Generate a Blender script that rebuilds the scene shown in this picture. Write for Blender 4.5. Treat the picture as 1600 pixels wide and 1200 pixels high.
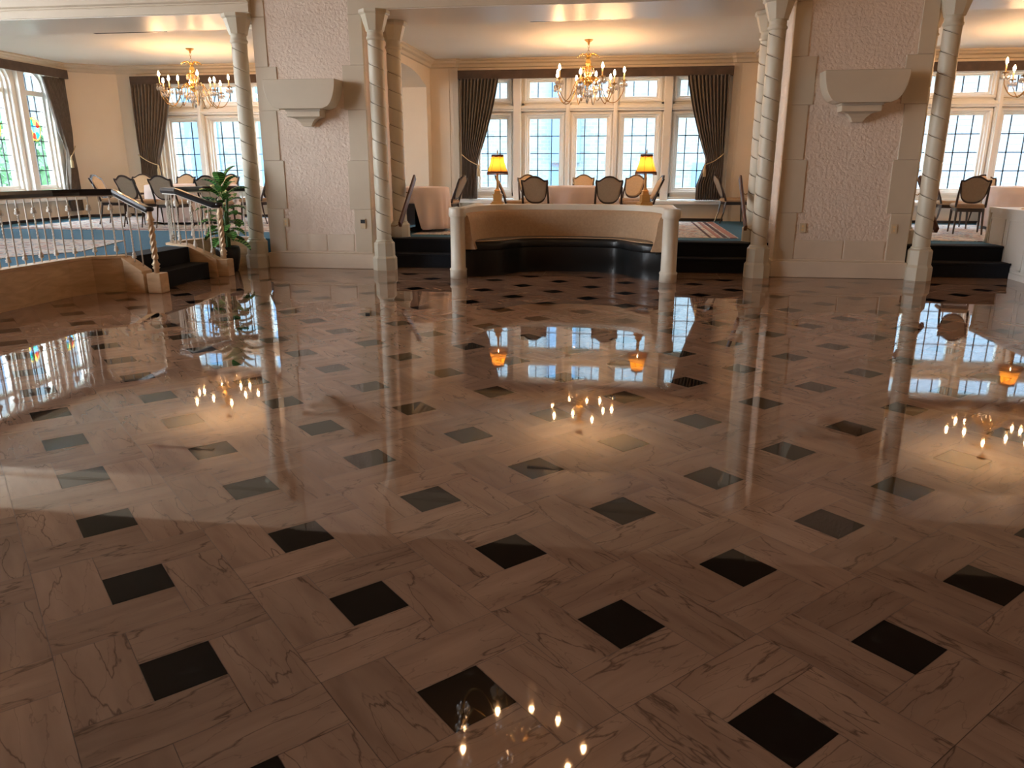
import bpy, math, random
from math import sin, cos, pi, radians as R, sqrt, atan2
from mathutils import Vector, Matrix
random.seed(7)
for o in list(bpy.data.objects): bpy.data.objects.remove(o)
S = bpy.context.scene; C = S.collection
# ------------------------------------------------ camera, world, exposure
cam = bpy.data.objects.new('camera', bpy.data.cameras.new('camera')); C.objects.link(cam)
cam.data.sensor_width = 36; cam.data.lens = 36*1188.5/1600; cam.data.clip_start = .05
cam.location = (0, 0, 1.4415); cam.rotation_euler = (R(90-15.888), 0, R(8.3))
S.camera = cam
S.view_settings.view_transform = 'Standard'; S.view_settings.look = 'None'
S.view_settings.exposure = 1.0; S.view_settings.gamma = 1; S.view_settings.use_curve_mapping = False
SKY = 10.0
W = bpy.data.worlds.new('world'); S.world = W; W.use_nodes = True
wn = W.node_tree; bg = wn.nodes['Background']
tc = wn.nodes.new('ShaderNodeTexCoord'); sx = wn.nodes.new('ShaderNodeSeparateXYZ'); cr = wn.nodes.new('ShaderNodeValToRGB')
wn.links.new(tc.outputs['Generated'], sx.inputs[0]); wn.links.new(sx.outputs[2], cr.inputs[0]); wn.links.new(cr.outputs[0], bg.inputs[0])
cr.color_ramp.elements[0].color = (.92, .96, 1, 1); cr.color_ramp.elements[1].color = (.78, .88, 1, 1)
bg.inputs[1].default_value = SKY
BULB = 150.0       # candle bulbs
def portal(loc, rot, sx_, sy_):
    l = bpy.data.lights.new('window_portal', 'AREA'); l.shape = 'RECTANGLE'; l.size = sx_; l.size_y = sy_; l.cycles.is_portal = True
    o = bpy.data.objects.new('window_portal', l); C.objects.link(o); o.location = loc; o.rotation_euler = rot
portal((-.75, 16.6, 2.0), (R(-90), 0, 0), 5.0, 2.6)
portal((6.4, 16.6, 2.0), (R(-90), 0, 0), 4.2, 2.6)
portal((-8.2, 16.6, 2.0), (R(-90), 0, 0), 4.2, 2.6)
portal((-12.0, 11.5, 2.1), (0, R(-90), 0), 2.8, 8.0)
portal((-11.9, 3.0, 2.3), (0, R(-90), 0), 3.7, 3.9)

# ------------------------------------------------ materials
def nt(name):
    m = bpy.data.materials.new(name); m.use_nodes = True; n = m.node_tree
    return m, n, n.nodes['Principled BSDF']
def N(n, t, **k):
    x = n.nodes.new(t)
    for a, b in k.items(): setattr(x, a, b)
    return x
def mat(name, col, rough=.5, metal=0, bump=None, var=None, spec=.5, coat=0, vscale=3.0, sheen=0):
    m, n, b = nt(name)
    b.inputs['Base Color'].default_value = (*col, 1); b.inputs['Roughness'].default_value = rough
    b.inputs['Metallic'].default_value = metal; b.inputs['Specular IOR Level'].default_value = spec
    if coat: b.inputs['Coat Weight'].default_value = coat; b.inputs['Coat Roughness'].default_value = .1
    if sheen: b.inputs['Sheen Weight'].default_value = sheen
    t = N(n, 'ShaderNodeTexCoord')
    if var:
        ns = N(n, 'ShaderNodeTexNoise'); ns.inputs['Scale'].default_value = vscale; ns.inputs['Detail'].default_value = 4
        n.links.new(t.outputs['Object'], ns.inputs[0])
        r = N(n, 'ShaderNodeValToRGB'); r.color_ramp.elements[0].position = .3; r.color_ramp.elements[1].position = .7
        r.color_ramp.elements[0].color = (*[c*(1-var) for c in col], 1); r.color_ramp.elements[1].color = (*[min(1, c*(1+var)) for c in col], 1)
        n.links.new(ns.outputs[0], r.inputs[0]); n.links.new(r.outputs[0], b.inputs['Base Color'])
    if bump:
        sc, st = bump
        ns = N(n, 'ShaderNodeTexNoise'); ns.inputs['Scale'].default_value = sc; ns.inputs['Detail'].default_value = 3
        n.links.new(t.outputs['Object'], ns.inputs[0])
        bp = N(n, 'ShaderNodeBump'); bp.inputs['Strength'].default_value = st; bp.inputs['Distance'].default_value = .02
        n.links.new(ns.outputs[0], bp.inputs['Height']); n.links.new(bp.outputs[0], b.inputs['Normal'])
    return m
M = {}
M['stucco'] = mat('stucco', (.84, .71, .60), .8, bump=(28, .9), var=.03)
M['wall'] = mat('wall_paint', (.80, .68, .53), .6, var=.03, vscale=1.5, bump=(60, .05))
M['quoin'] = mat('quoin_paint', (.66, .57, .44), .5, var=.03)
M['cream'] = mat('cream_paint', (.78, .72, .60), .4, var=.03)
M['dado'] = mat('dado_block_paint', (.78, .67, .54), .45, var=.05, bump=(8, .1))
M['column'] = mat('column_paint', (.66, .60, .47), .42, var=.03)
M['groove'] = mat('groove_shade', (.12, .09, .06), .8)  # recess shade painted onto the groove faces
M['white'] = mat('white_paint', (.86, .84, .78), .35)
M['ceiling'] = mat('ceiling_paint', (.84, .80, .72), .7, var=.02, vscale=1)
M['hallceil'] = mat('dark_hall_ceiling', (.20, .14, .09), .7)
M['soffit'] = mat('gloss_soffit_paint', (.80, .74, .66), .38)
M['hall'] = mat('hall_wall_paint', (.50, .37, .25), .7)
M['brass'] = mat('polished_brass', (.85, .55, .18), .22, 1)
M['agedbrass'] = mat('aged_brass', (.35, .22, .09), .35, 1)
M['candle'] = mat('candle_sleeve_ivory', (.85, .62, .32), .5)
M['valance'] = mat('valance_fabric', (.085, .055, .038), .85, var=.25, vscale=6, sheen=.2)
M['drape'] = mat('drape_fabric', (.135, .105, .08), .85, var=.15, vscale=10, sheen=.3)
M['cord'] = mat('gold_cord', (.55, .42, .24), .6)
M['lead'] = mat('leading', (.05, .06, .07), .6)
M['darkwood'] = mat('dark_wood', (.035, .018, .012), .3, coat=.4)
M['rail'] = mat('black_rail_wood', (.012, .010, .011), .28, coat=.5)
M['redwood'] = mat('mahogany', (.09, .028, .014), .45, coat=.1, var=.2)
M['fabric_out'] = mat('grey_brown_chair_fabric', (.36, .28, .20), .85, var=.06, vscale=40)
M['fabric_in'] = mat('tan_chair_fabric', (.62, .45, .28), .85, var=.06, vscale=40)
M['fabric_seat'] = mat('brown_seat_fabric', (.42, .29, .18), .85, var=.06, vscale=40)
M['cloth'] = mat('table_linen', (.86, .74, .70), .8)
M['leather'] = mat('black_leather', (.006, .008, .009), .42, bump=(60, .08), coat=.2)
M['booth'] = mat('booth_fabric', (.50, .34, .21), .8, var=.08, vscale=30)
M['iron'] = mat('white_enamelled_iron', (.72, .66, .58), .35)
M['newel'] = mat('gilded_iron', (.68, .50, .32), .35, metal=.2)
M['stepcarpet'] = mat('navy_step_carpet', (.006, .008, .013), .95, var=.2, vscale=30)
M['bluecarpet'] = mat('blue_carpet', (.04, .15, .25), .95, var=.15, vscale=30)
M['pot'] = mat('black_pot', (.012, .012, .014), .35)
M['soil'] = mat('soil', (.03, .02, .012), .95)
M['plate'] = mat('ivory_plastic', (.70, .58, .40), .4)
M['black'] = mat('black_plastic', (.02, .02, .022), .4)
M['vent'] = mat('grey_vent_metal', (.14, .14, .15), .4, .6)
M['gold_lamp'] = mat('gilt_resin', (.62, .36, .12), .35, .5)
M['rope'] = mat('lamp_cord_plastic', (.75, .55, .3), .5)
M['skin_dummy'] = M['plate']

def marble_curb():
    m, n, b = nt('cream_marble')
    t = N(n, 'ShaderNodeTexCoord'); mp = N(n, 'ShaderNodeMapping'); mp.inputs['Scale'].default_value = (1, 1, 4)
    ns = N(n, 'ShaderNodeTexNoise'); ns.inputs['Scale'].default_value = 3; ns.inputs['Detail'].default_value = 6; ns.inputs['Distortion'].default_value = 1
    r = N(n, 'ShaderNodeValToRGB'); r.color_ramp.elements[0].position = .35; r.color_ramp.elements[1].position = .65
    r.color_ramp.elements[0].color = (.58, .39, .22, 1); r.color_ramp.elements[1].color = (.74, .53, .33, 1)
    n.links.new(t.outputs['Object'], mp.inputs[0]); n.links.new(mp.outputs[0], ns.inputs[0]); n.links.new(ns.outputs[0], r.inputs[0]); n.links.new(r.outputs[0], b.inputs['Base Color'])
    b.inputs['Roughness'].default_value = .3
    return m
M['marble'] = marble_curb()

def floor_bump(n, b, strength=1.0):
    t = N(n, 'ShaderNodeTexCoord')
    a = N(n, 'ShaderNodeTexNoise'); a.inputs['Scale'].default_value = 1.6; a.inputs['Detail'].default_value = 1
    c = N(n, 'ShaderNodeTexNoise'); c.inputs['Scale'].default_value = 15.0; c.inputs['Detail'].default_value = 1
    n.links.new(t.outputs['Object'], a.inputs[0]); n.links.new(t.outputs['Object'], c.inputs[0])
    ad = N(n, 'ShaderNodeMath', operation='MULTIPLY_ADD'); ad.inputs[1].default_value = .10
    n.links.new(c.outputs[0], ad.inputs[0]); n.links.new(a.outputs[0], ad.inputs[2])
    bp = N(n, 'ShaderNodeBump'); bp.inputs['Strength'].default_value = 1; bp.inputs['Distance'].default_value = .00022*strength
    n.links.new(ad.outputs[0], bp.inputs['Height']); n.links.new(bp.outputs[0], b.inputs['Normal'])
    b.inputs['IOR'].default_value = 1.60
    b.inputs['Roughness'].default_value = .025
def slab_mat():
    m, n, b = nt('veined_brown_marble')
    uv = N(n, 'ShaderNodeUVMap'); uv.uv_map = 'UVMap'      # u along the slab's grain, v across (metres, offset per slab)
    mp = N(n, 'ShaderNodeMapping'); mp.inputs['Scale'].default_value = (.75, 3.6, 1)
    n.links.new(uv.outputs[0], mp.inputs[0])
    # base cloud
    n1 = N(n, 'ShaderNodeTexNoise'); n1.inputs['Scale'].default_value = 3; n1.inputs['Detail'].default_value = 5
    n.links.new(mp.outputs[0], n1.inputs[0])
    r1 = N(n, 'ShaderNodeValToRGB'); e = r1.color_ramp.elements
    e[0].position = .3; e[0].color = (.265, .158, .105, 1); e[1].position = .72; e[1].color = (.39, .245, .165, 1)
    n.links.new(n1.outputs[0], r1.inputs[0])
    # veins: contour lines of two distorted noises
    def vein(scale, dist, width, detail=3):
        v = N(n, 'ShaderNodeTexNoise'); v.inputs['Scale'].default_value = scale; v.inputs['Detail'].default_value = detail; v.inputs['Distortion'].default_value = dist
        v.inputs['Roughness'].default_value = .45
        n.links.new(mp.outputs[0], v.inputs[0])
        s = N(n, 'ShaderNodeMath', operation='SUBTRACT'); s.inputs[1].default_value = .5; n.links.new(v.outputs[0], s.inputs[0])
        a = N(n, 'ShaderNodeMath', operation='ABSOLUTE'); n.links.new(s.outputs[0], a.inputs[0])
        r = N(n, 'ShaderNodeMapRange'); r.inputs['From Max'].default_value = width; r.inputs['To Min'].default_value = 1; r.inputs['To Max'].default_value = 0
        n.links.new(a.outputs[0], r.inputs[0]); return r
    v1 = vein(1.6, .12, .008, 6); v2 = vein(3.6, .1, .008, 5)
    w = N(n, 'ShaderNodeMath', operation='MULTIPLY'); w.inputs[1].default_value = .38; n.links.new(v2.outputs[0], w.inputs[0])
    w1 = N(n, 'ShaderNodeMath', operation='MULTIPLY'); w1.inputs[1].default_value = .80; n.links.new(v1.outputs[0], w1.inputs[0])
    mx = N(n, 'ShaderNodeMath', operation='MAXIMUM'); n.links.new(w1.outputs[0], mx.inputs[0]); n.links.new(w.outputs[0], mx.inputs[1])
    mix = N(n, 'ShaderNodeMixRGB'); mix.inputs[2].default_value = (.10, .06, .04, 1)
    n.links.new(mx.outputs[0], mix.inputs[0]); n.links.new(r1.outputs[0], mix.inputs[1])
    # per slab tone
    at = N(n, 'ShaderNodeAttribute', attribute_name='tone'); hs = N(n, 'ShaderNodeHueSaturation')
    mr = N(n, 'ShaderNodeMapRange'); mr.inputs['To Min'].default_value = .86; mr.inputs['To Max'].default_value = 1.12
    n.links.new(at.outputs['Fac'], mr.inputs[0]); n.links.new(mr.outputs[0], hs.inputs['Value']); n.links.new(mix.outputs[0], hs.inputs['Color'])
    n.links.new(hs.outputs[0], b.inputs['Base Color'])
    floor_bump(n, b)
    return m
M['slab'] = slab_mat()
def black_tile():
    m, n, b = nt('black_marble')
    t = N(n, 'ShaderNodeTexCoord'); v = N(n, 'ShaderNodeTexNoise'); v.inputs['Scale'].default_value = 9; v.inputs['Detail'].default_value = 6; v.inputs['Distortion'].default_value = 2
    n.links.new(t.outputs['Object'], v.inputs[0]); r = N(n, 'ShaderNodeValToRGB'); e = r.color_ramp.elements
    e[0].position = .60; e[0].color = (.004, .004, .004, 1); e[1].position = .78; e[1].color = (.035, .035, .032, 1)
    n.links.new(v.outputs[0], r.inputs[0]); n.links.new(r.outputs[0], b.inputs['Base Color']); floor_bump(n, b); return m
M['tile'] = black_tile()
M['grout'] = mat('grout', (.10, .06, .04), .5)
def rug_mat():
    m, n, b = nt('patterned_rug')
    t = N(n, 'ShaderNodeTexCoord')
    v = N(n, 'ShaderNodeTexVoronoi'); v.inputs['Scale'].default_value = 5.5; n.links.new(t.outputs['Object'], v.inputs[0])
    r = N(n, 'ShaderNodeValToRGB'); r.color_ramp.interpolation = 'CONSTANT'; e = r.color_ramp.elements
    e[0].color = (.30, .10, .09, 1); e[1].position = .22; e[1].position = .22; e[1].color = (.62, .58, .54, 1)  # pale tones include glare lifted into the rug colour
    x = e.new(.36); x.color = (.22, .32, .42, 1); x = e.new(.44); x.color = (.66, .61, .57, 1); x = e.new(.75); x.color = (.50, .34, .30, 1)
    n.links.new(v.outputs['Distance'], r.inputs[0]); n.links.new(r.outputs[0], b.inputs['Base Color']); b.inputs['Roughness'].default_value = .9
    return m
M['rug'] = rug_mat()
M['rugstripe_pink'] = mat('rug_border_rose', (.42, .22, .20), .9)
M['rugstripe_dark'] = mat('rug_border_plum', (.09, .05, .07), .9)
def glass_mat():
    m = bpy.data.materials.new('leaded_glass'); m.use_nodes = True; n = m.node_tree; n.nodes.clear()
    o = N(n, 'ShaderNodeOutputMaterial'); a = N(n, 'ShaderNodeBsdfTransparent'); g = N(n, 'ShaderNodeBsdfGlossy'); g.inputs['Roughness'].default_value = .03
    a.inputs[0].default_value = (.88, .96, 1, 1)
    x = N(n, 'ShaderNodeMixShader'); x.inputs[0].default_value = .06
    n.links.new(a.outputs[0], x.inputs[1]); n.links.new(g.outputs[0], x.inputs[2]); n.links.new(x.outputs[0], o.inputs[0]); return m
M['glass'] = glass_mat()
def tglass(name, col):
    m = bpy.data.materials.new(name); m.use_nodes = True; n = m.node_tree; n.nodes.clear()
    o = N(n, 'ShaderNodeOutputMaterial'); a = N(n, 'ShaderNodeBsdfTransparent'); a.inputs[0].default_value = (*col, 1); g = N(n, 'ShaderNodeBsdfTranslucent'); g.inputs[0].default_value = (*col, 1)
    x = N(n, 'ShaderNodeMixShader'); x.inputs[0].default_value = .5
    n.links.new(a.outputs[0], x.inputs[1]); n.links.new(g.outputs[0], x.inputs[2]); n.links.new(x.outputs[0], o.inputs[0]); return m
for k, c in dict(sg_red=(.8, .06, .03), sg_yellow=(.95, .6, .08), sg_green=(.03, .45, .3), sg_blue=(.2, .55, .95)).items(): M[k] = tglass('stained_'+k[3:], c)
def crystal():
    m = bpy.data.materials.new('cut_crystal'); m.use_nodes = True; n = m.node_tree; n.nodes.clear()
    o = N(n, 'ShaderNodeOutputMaterial'); a = N(n, 'ShaderNodeBsdfTransparent'); g = N(n, 'ShaderNodeBsdfGlossy'); g.inputs['Roughness'].default_value = .05
    d = N(n, 'ShaderNodeBsdfDiffuse'); d.inputs[0].default_value = (.9, .9, .9, 1)
    x = N(n, 'ShaderNodeMixShader'); x.inputs[0].default_value = .55; y = N(n, 'ShaderNodeMixShader'); y.inputs[0].default_value = .15
    n.links.new(a.outputs[0], x.inputs[1]); n.links.new(g.outputs[0], x.inputs[2]); n.links.new(x.outputs[0], y.inputs[1]); n.links.new(d.outputs[0], y.inputs[2]); n.links.new(y.outputs[0], o.inputs[0]); return m
M['crystal'] = crystal()
def emis(name, col, s):
    m = bpy.data.materials.new(name); m.use_nodes = True; n = m.node_tree; n.nodes.clear()
    o = N(n, 'ShaderNodeOutputMaterial'); e = N(n, 'ShaderNodeEmission'); e.inputs[0].default_value = (*col, 1); e.inputs[1].default_value = s
    n.links.new(e.outputs[0], o.inputs[0]); return m
M['bulb'] = emis('lit_candle_bulb', (1, .55, .25), BULB)
M['lampbulb'] = emis('lit_lamp_bulb', (1, .70, .38), 38)
def shade():
    m = bpy.data.materials.new('amber_lampshade'); m.use_nodes = True; n = m.node_tree; n.nodes.clear()
    o = N(n, 'ShaderNodeOutputMaterial'); a = N(n, 'ShaderNodeBsdfTranslucent'); a.inputs[0].default_value = (.97, .66, .24, 1); g = N(n, 'ShaderNodeBsdfDiffuse'); g.inputs[0].default_value = (.55, .28, .1, 1)
    x = N(n, 'ShaderNodeMixShader'); x.inputs[0].default_value = .35
    n.links.new(a.outputs[0], x.inputs[1]); n.links.new(g.outputs[0], x.inputs[2]); n.links.new(x.outputs[0], o.inputs[0]); return m
M['shade'] = shade()
M['shadetrim'] = mat('shade_braid', (.16, .06, .025), .8)
def leaf_mat():
    m, n, b = nt('variegated_leaf')
    uv = N(n, 'ShaderNodeUVMap'); uv.uv_map = 'UVMap'; sp = N(n, 'ShaderNodeSeparateXYZ'); n.links.new(uv.outputs[0], sp.inputs[0])
    w = N(n, 'ShaderNodeTexWave'); w.inputs['Scale'].default_value = 3; w.inputs['Distortion'].default_value = 3; n.links.new(uv.outputs[0], w.inputs[0])
    r = N(n, 'ShaderNodeValToRGB'); e = r.color_ramp.elements; e[0].position = .45; e[0].color = (.02, .11, .03, 1); e[1].position = .9; e[1].color = (.25, .55, .12, 1)
    n.links.new(w.outputs['Fac'], r.inputs[0]); n.links.new(r.outputs[0], b.inputs['Base Color']); b.inputs['Roughness'].default_value = .35; return m
M['leaf'] = leaf_mat()
M['stem'] = mat('plant_stem', (.05, .12, .03), .5)
def stone_mat():
    m, n, b = nt('pale_rubble_stone')
    t = N(n, 'ShaderNodeTexCoord'); mp = N(n, 'ShaderNodeMapping'); mp.inputs['Rotation'].default_value = (R(90), 0, 0)
    br = N(n, 'ShaderNodeTexBrick'); br.inputs['Scale'].default_value = 2.2; br.inputs['Color1'].default_value = (.135, .165, .18, 1); br.inputs['Color2'].default_value = (.095, .125, .145, 1); br.inputs['Mortar'].default_value = (.15, .175, .19, 1)
    br.inputs['Mortar Size'].default_value = .03
    n.links.new(t.outputs['Object'], mp.inputs[0]); n.links.new(mp.outputs[0], br.inputs[0]); n.links.new(br.outputs[0], b.inputs['Base Color']); b.inputs['Roughness'].default_value = .9; return m
M['stone'] = stone_mat()
def slate_mat():
    m, n, b = nt('grey_slate')
    t = N(n, 'ShaderNodeTexCoord')
    br = N(n, 'ShaderNodeTexBrick'); br.inputs['Scale'].default_value = 1.6; br.inputs['Color1'].default_value = (.085, .105, .125, 1); br.inputs['Color2'].default_value = (.10, .12, .14, 1); br.inputs['Mortar'].default_value = (.035, .045, .055, 1)
    br.inputs['Mortar Size'].default_value = .012
    n.links.new(t.outputs['Object'], br.inputs[0]); n.links.new(br.outputs[0], b.inputs['Base Color']); b.inputs['Roughness'].default_value = .8; return m
M['slate'] = slate_mat()
M['bluewall'] = mat('blue_grey_render', (.07, .13, .20), .8)
M['foliage'] = mat('tree_foliage', (.09, .21, .10), .8, var=.4, vscale=2)
M['bark'] = mat('bark', (.1, .07, .05), .9)
M['lawn'] = mat('lawn', (.10, .11, .085), .9)

# ------------------------------------------------ mesh helpers
class MB:
    def __init__(s): s.v = []; s.f = []; s.m = []; s.uv = None; s.sm = []
    def add(s, vs, fs, mi=0, smooth=False):
        k = len(s.v); s.v += [tuple(p) for p in vs]
        for f in fs: s.f.append(tuple(i+k for i in f)); s.m.append(mi); s.sm.append(smooth)
    def box(s, x0, x1, y0, y1, z0, z1, mi=0):
        s.add([(x0,y0,z0),(x1,y0,z0),(x1,y1,z0),(x0,y1,z0),(x0,y0,z1),(x1,y0,z1),(x1,y1,z1),(x0,y1,z1)],
              [(0,3,2,1),(4,5,6,7),(0,1,5,4),(1,2,6,5),(2,3,7,6),(3,0,4,7)], mi)
        return s
    def prism(s, poly, z0, z1, mi=0):            # poly ccw in xy
        n = len(poly); s.add([(x,y,z0) for x,y in poly]+[(x,y,z1) for x,y in poly],
              [tuple(range(n))[::-1], tuple(range(n, 2*n))]+[(i,(i+1)%n,(i+1)%n+n,i+n) for i in range(n)], mi); return s
    def lathe(s, prof, cx=0, cy=0, seg=24, mi=0, smooth=True, cap=True):
        n = len(prof); vs = []
        for r, z in prof:
            for k in range(seg): a = 2*pi*k/seg; vs.append((cx+r*cos(a), cy+r*sin(a), z))
        fs = [(i*seg+k, i*seg+(k+1)%seg, (i+1)*seg+(k+1)%seg, (i+1)*seg+k) for i in range(n-1) for k in range(seg)]
        s.add(vs, fs, mi, smooth)
        if cap: 
            b = len(s.v)-len(vs)
            s.f.append(tuple(b+k for k in range(seg))[::-1]); s.m.append(mi); s.sm.append(False)
            s.f.append(tuple(b+(n-1)*seg+k for k in range(seg))); s.m.append(mi); s.sm.append(False)
        return s
    def tube(s, pts, r, seg=8, mi=0, closed=False, smooth=True):
        pts = [Vector(p) for p in pts]; n = len(pts); rs = r if isinstance(r, (list, tuple)) else [r]*n
        vs = []; up = Vector((0,0,1)); prev = None
        for i in range(n):
            if closed: t = (pts[(i+1)%n]-pts[i-1])
            else: t = pts[min(i+1,n-1)]-pts[max(i-1,0)]
            t.normalize()
            if prev is None:
                a = t.cross(up)
                if a.length < .1: a = t.cross(Vector((1,0,0)))
            else: a = prev - t*prev.dot(t)
            a.normalize(); prev = a; b = t.cross(a)
            for k in range(seg): q = 2*pi*k/seg; vs.append(pts[i]+(a*cos(q)+b*sin(q))*rs[i])
        m_ = n if closed else n-1
        s.add(vs, [(i*seg+k, i*seg+(k+1)%seg, ((i+1)%n)*seg+(k+1)%seg, ((i+1)%n)*seg+k) for i in range(m_) for k in range(seg)], mi, smooth)
        if not closed:
            b = len(s.v)-len(vs); s.f.append(tuple(b+k for k in range(seg))[::-1]); s.m.append(mi); s.sm.append(False)
            s.f.append(tuple(b+(n-1)*seg+k for k in range(seg))); s.m.append(mi); s.sm.append(False)
        return s
    def sweep(s, path, prof, mi=0, closed=False, smooth=False):   # prof: (offset to the left normal, z) closed ring ; path: xy or xyz
        n = len(path); P = [Vector((*p[:2], p[2] if len(p) > 2 else 0)) for p in path]; k = len(prof); vs = []
        for i in range(n):
            a = P[i]-P[i-1] if (i or closed) else P[1]-P[0]; b = P[(i+1)%n]-P[i] if (i < n-1 or closed) else P[i]-P[i-1]
            a.z = 0; b.z = 0; a.normalize(); b.normalize(); na = Vector((-a.y, a.x, 0)); nb = Vector((-b.y, b.x, 0)); nn = na+nb; nn.normalize(); c = max(.35, nn.dot(na))
            for o, z in prof: vs.append(P[i]+nn*(o/c)+Vector((0,0,z)))
        m_ = n if closed else n-1
        s.add(vs, [(i*k+j, ((i+1)%n)*k+j, ((i+1)%n)*k+(j+1)%k, i*k+(j+1)%k) for i in range(m_) for j in range(k)], mi, smooth)
        if not closed:
            b = len(s.v)-len(vs); s.f.append(tuple(b+j for j in range(k))); s.m.append(mi); s.sm.append(False)
            s.f.append(tuple(b+(n-1)*k+j for j in range(k))[::-1]); s.m.append(mi); s.sm.append(False)
        return s
    def grid(s, rows, mi=0, smooth=True, wrap=False):
        n = len(rows); k = len(rows[0]); vs = [p for r in rows for p in r]
        s.add(vs, [(i*k+j, i*k+(j+1)%k, (i+1)*k+(j+1)%k, (i+1)*k+j) for i in range(n-1) for j in range(k if wrap else k-1)], mi, smooth); return s
    def build(s, name, mats, parent=None, bevel=0, solid=0, fixn=True):
        me = bpy.data.meshes.new(name); me.from_pydata(s.v, [], s.f)
        for m in (mats if isinstance(mats, (list, tuple)) else [mats]): me.materials.append(M[m] if isinstance(m, str) else m)
        me.polygons.foreach_set('material_index', s.m); me.polygons.foreach_set('use_smooth', s.sm)
        if s.uv:
            u = me.uv_layers.new(name='UVMap')
            for p in me.polygons:
                for li, c in zip(p.loop_indices, s.uv[p.index]): u.data[li].uv = c
        me.update()
        if fixn:
            import bmesh
            b = bmesh.new(); b.from_mesh(me); bmesh.ops.recalc_face_normals(b, faces=b.faces); b.to_mesh(me); b.free()
        o = bpy.data.objects.new(name, me); C.objects.link(o); o.parent = parent
        if solid: md = o.modifiers.new('solid', 'SOLIDIFY'); md.thickness = solid; md.offset = 0
        if bevel: md = o.modifiers.new('bevel', 'BEVEL'); md.width = bevel; md.segments = 2; md.limit_method = 'ANGLE'; md.angle_limit = R(40)
        return o
def tag(o, label=None, cat=None, group=None, kind=None):
    if label: o['label'] = label
    if cat: o['category'] = cat
    if group: o['group'] = group
    if kind: o['kind'] = kind
    return o
def thing(name, label, cat, loc=(0,0,0), rz=0, group=None):
    o = bpy.data.objects.new(name, None); C.objects.link(o); o.location = loc; o.rotation_euler = (0,0,rz); o.empty_display_size = .1
    return tag(o, label, cat, group)
def struct(o, label=None): return tag(o, label, None, None, 'structure')
KIDS = {}
def copy_tree(o, parent=None):
    c = o.copy(); C.objects.link(c)
    if parent is not None: c.parent = parent
    for ch in [x for x in ALLC(o)]: copy_tree(ch, c)
    return c
def ALLC(o): return [x for x in C.objects if x.parent == o]
def dup(o, loc, rz, label, group=None):
    c = copy_tree(o); c.location = loc; c.rotation_euler = (0,0,rz); c['label'] = label
    if group: c['group'] = group
    return c
def smoothpath(pts, n=8, closed=False):
    P = [Vector(p) for p in pts]; out = []; m = len(P)
    for i in range(m if closed else m-1):
        g = lambda k: P[k % m] if closed else P[max(0, min(m-1, k))]
        a, b, c, d = g(i-1), g(i), g(i+1), g(i+2)
        for j in range(n):
            t = j/n; out.append(.5*((2*b)+(c-a)*t+(2*a-5*b+4*c-d)*t*t+(-a+3*b-3*c+d)*t**3))
    if not closed: out.append(P[-1])
    return out

# ------------------------------------------------ FLOOR
LA = R(45); U = .6096/3
OX, OY = None, None
ORIG = (-.6819*1.4415, 1.35444*1.4415)   # centre of one black tile in the camera's heading frame
ca, sa = cos(R(8.3)), sin(R(8.3))
ox = ORIG[0]*ca-ORIG[1]*sa; oy = ORIG[0]*sa+ORIG[1]*ca
d1 = Vector((cos(LA), sin(LA))); d2 = Vector((-sin(LA), cos(LA)))
YB = 10.46       # border line
def floor():
    mb = MB(); mb.uv = []; tone = []; g = .0009
    rng = random.Random(3)
    def rect(c, u0, u1, v0, v1, mi, along):
        P = [c+d1*(u*U)+d2*(v*U) for u, v in ((u0,v0),(u1,v0),(u1,v1),(u0,v1))]
        P = [P[0]+(d1+d2)*g, P[1]+(d2-d1)*g, P[2]-(d1+d2)*g, P[3]+(d1-d2)*g]
        # clip polygon at y = YB
        poly = []
        for i in range(4):
            a, b = P[i], P[(i+1) % 4]
            if a.y <= YB: poly.append(a)
            if (a.y-YB)*(b.y-YB) < 0: poly.append(a.lerp(b, (YB-a.y)/(b.y-a.y)))
        if len(poly) < 3: return
        mb.add([(p.x, p.y, 0) for p in poly], [tuple(range(len(poly)))], mi)
        ou, ov = rng.uniform(0, 60), rng.uniform(0, 60); s = []
        for p in poly:
            q = p-c; a, b = q.dot(d1), q.dot(d2)
            s.append((a+ou, b+ov) if along == 0 else (b+ou, a+ov))
        mb.uv.append(s); tone.append(rng.random())
    for i in range(-32, 36):
        for j in range(-26, 30):
            c = Vector((ox, oy))+d1*(i*3*U)+d2*(j*3*U)
            if not (-9.5 < c.x < 11 and -5.2 < c.y < YB+.8): continue
            rect(c, -.5, .5, -.5, .5, 1, 0)
            rect(c, -1.5, -.5, -.5, 1.5, 0, 1); rect(c, -.5, 1.5, .5, 1.5, 0, 0)
            rect(c, .5, 1.5, -1.5, .5, 0, 1); rect(c, -1.5, .5, -1.5, -.5, 0, 0)
    # border: black line, band of slabs, black line
    def strip(y0, y1, mi, step):
        x = -9.5
        while x < 11:
            x1 = min(11, x+step-.002) if mi == 0 else 11
            mb.add([(x,y0,0),(x1,y0,0),(x1,y1,0),(x,y1,0)], [(0,1,2,3)], mi)
            a, b = rng.uniform(0,60), rng.uniform(0,60); mb.uv.append([(a,b),(a+x1-x,b),(a+x1-x,b+y1-y0),(a,b+y1-y0)]); tone.append(rng.random())
            if mi: break
            x += step
    strip(YB+.001, YB+.03, 1, 0); strip(YB+.031, YB+.38, 0, 1.2); strip(YB+.381, YB+.41, 1, 0); strip(YB+.411, 11.6, 0, 1.2)
    o = mb.build('floor', ['slab', 'tile'], fixn=False)
    at = o.data.attributes.new('tone', 'FLOAT', 'FACE'); at.data.foreach_set('value', tone)
    struct(o, 'polished brown marble floor in a pinwheel of slabs with black squares')
    b = MB().box(-13, 11, -5.3, 12, -.2, -.0015).build('grout_bed', 'grout'); b.name = 'floor.001'; struct(b)
floor()

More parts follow.
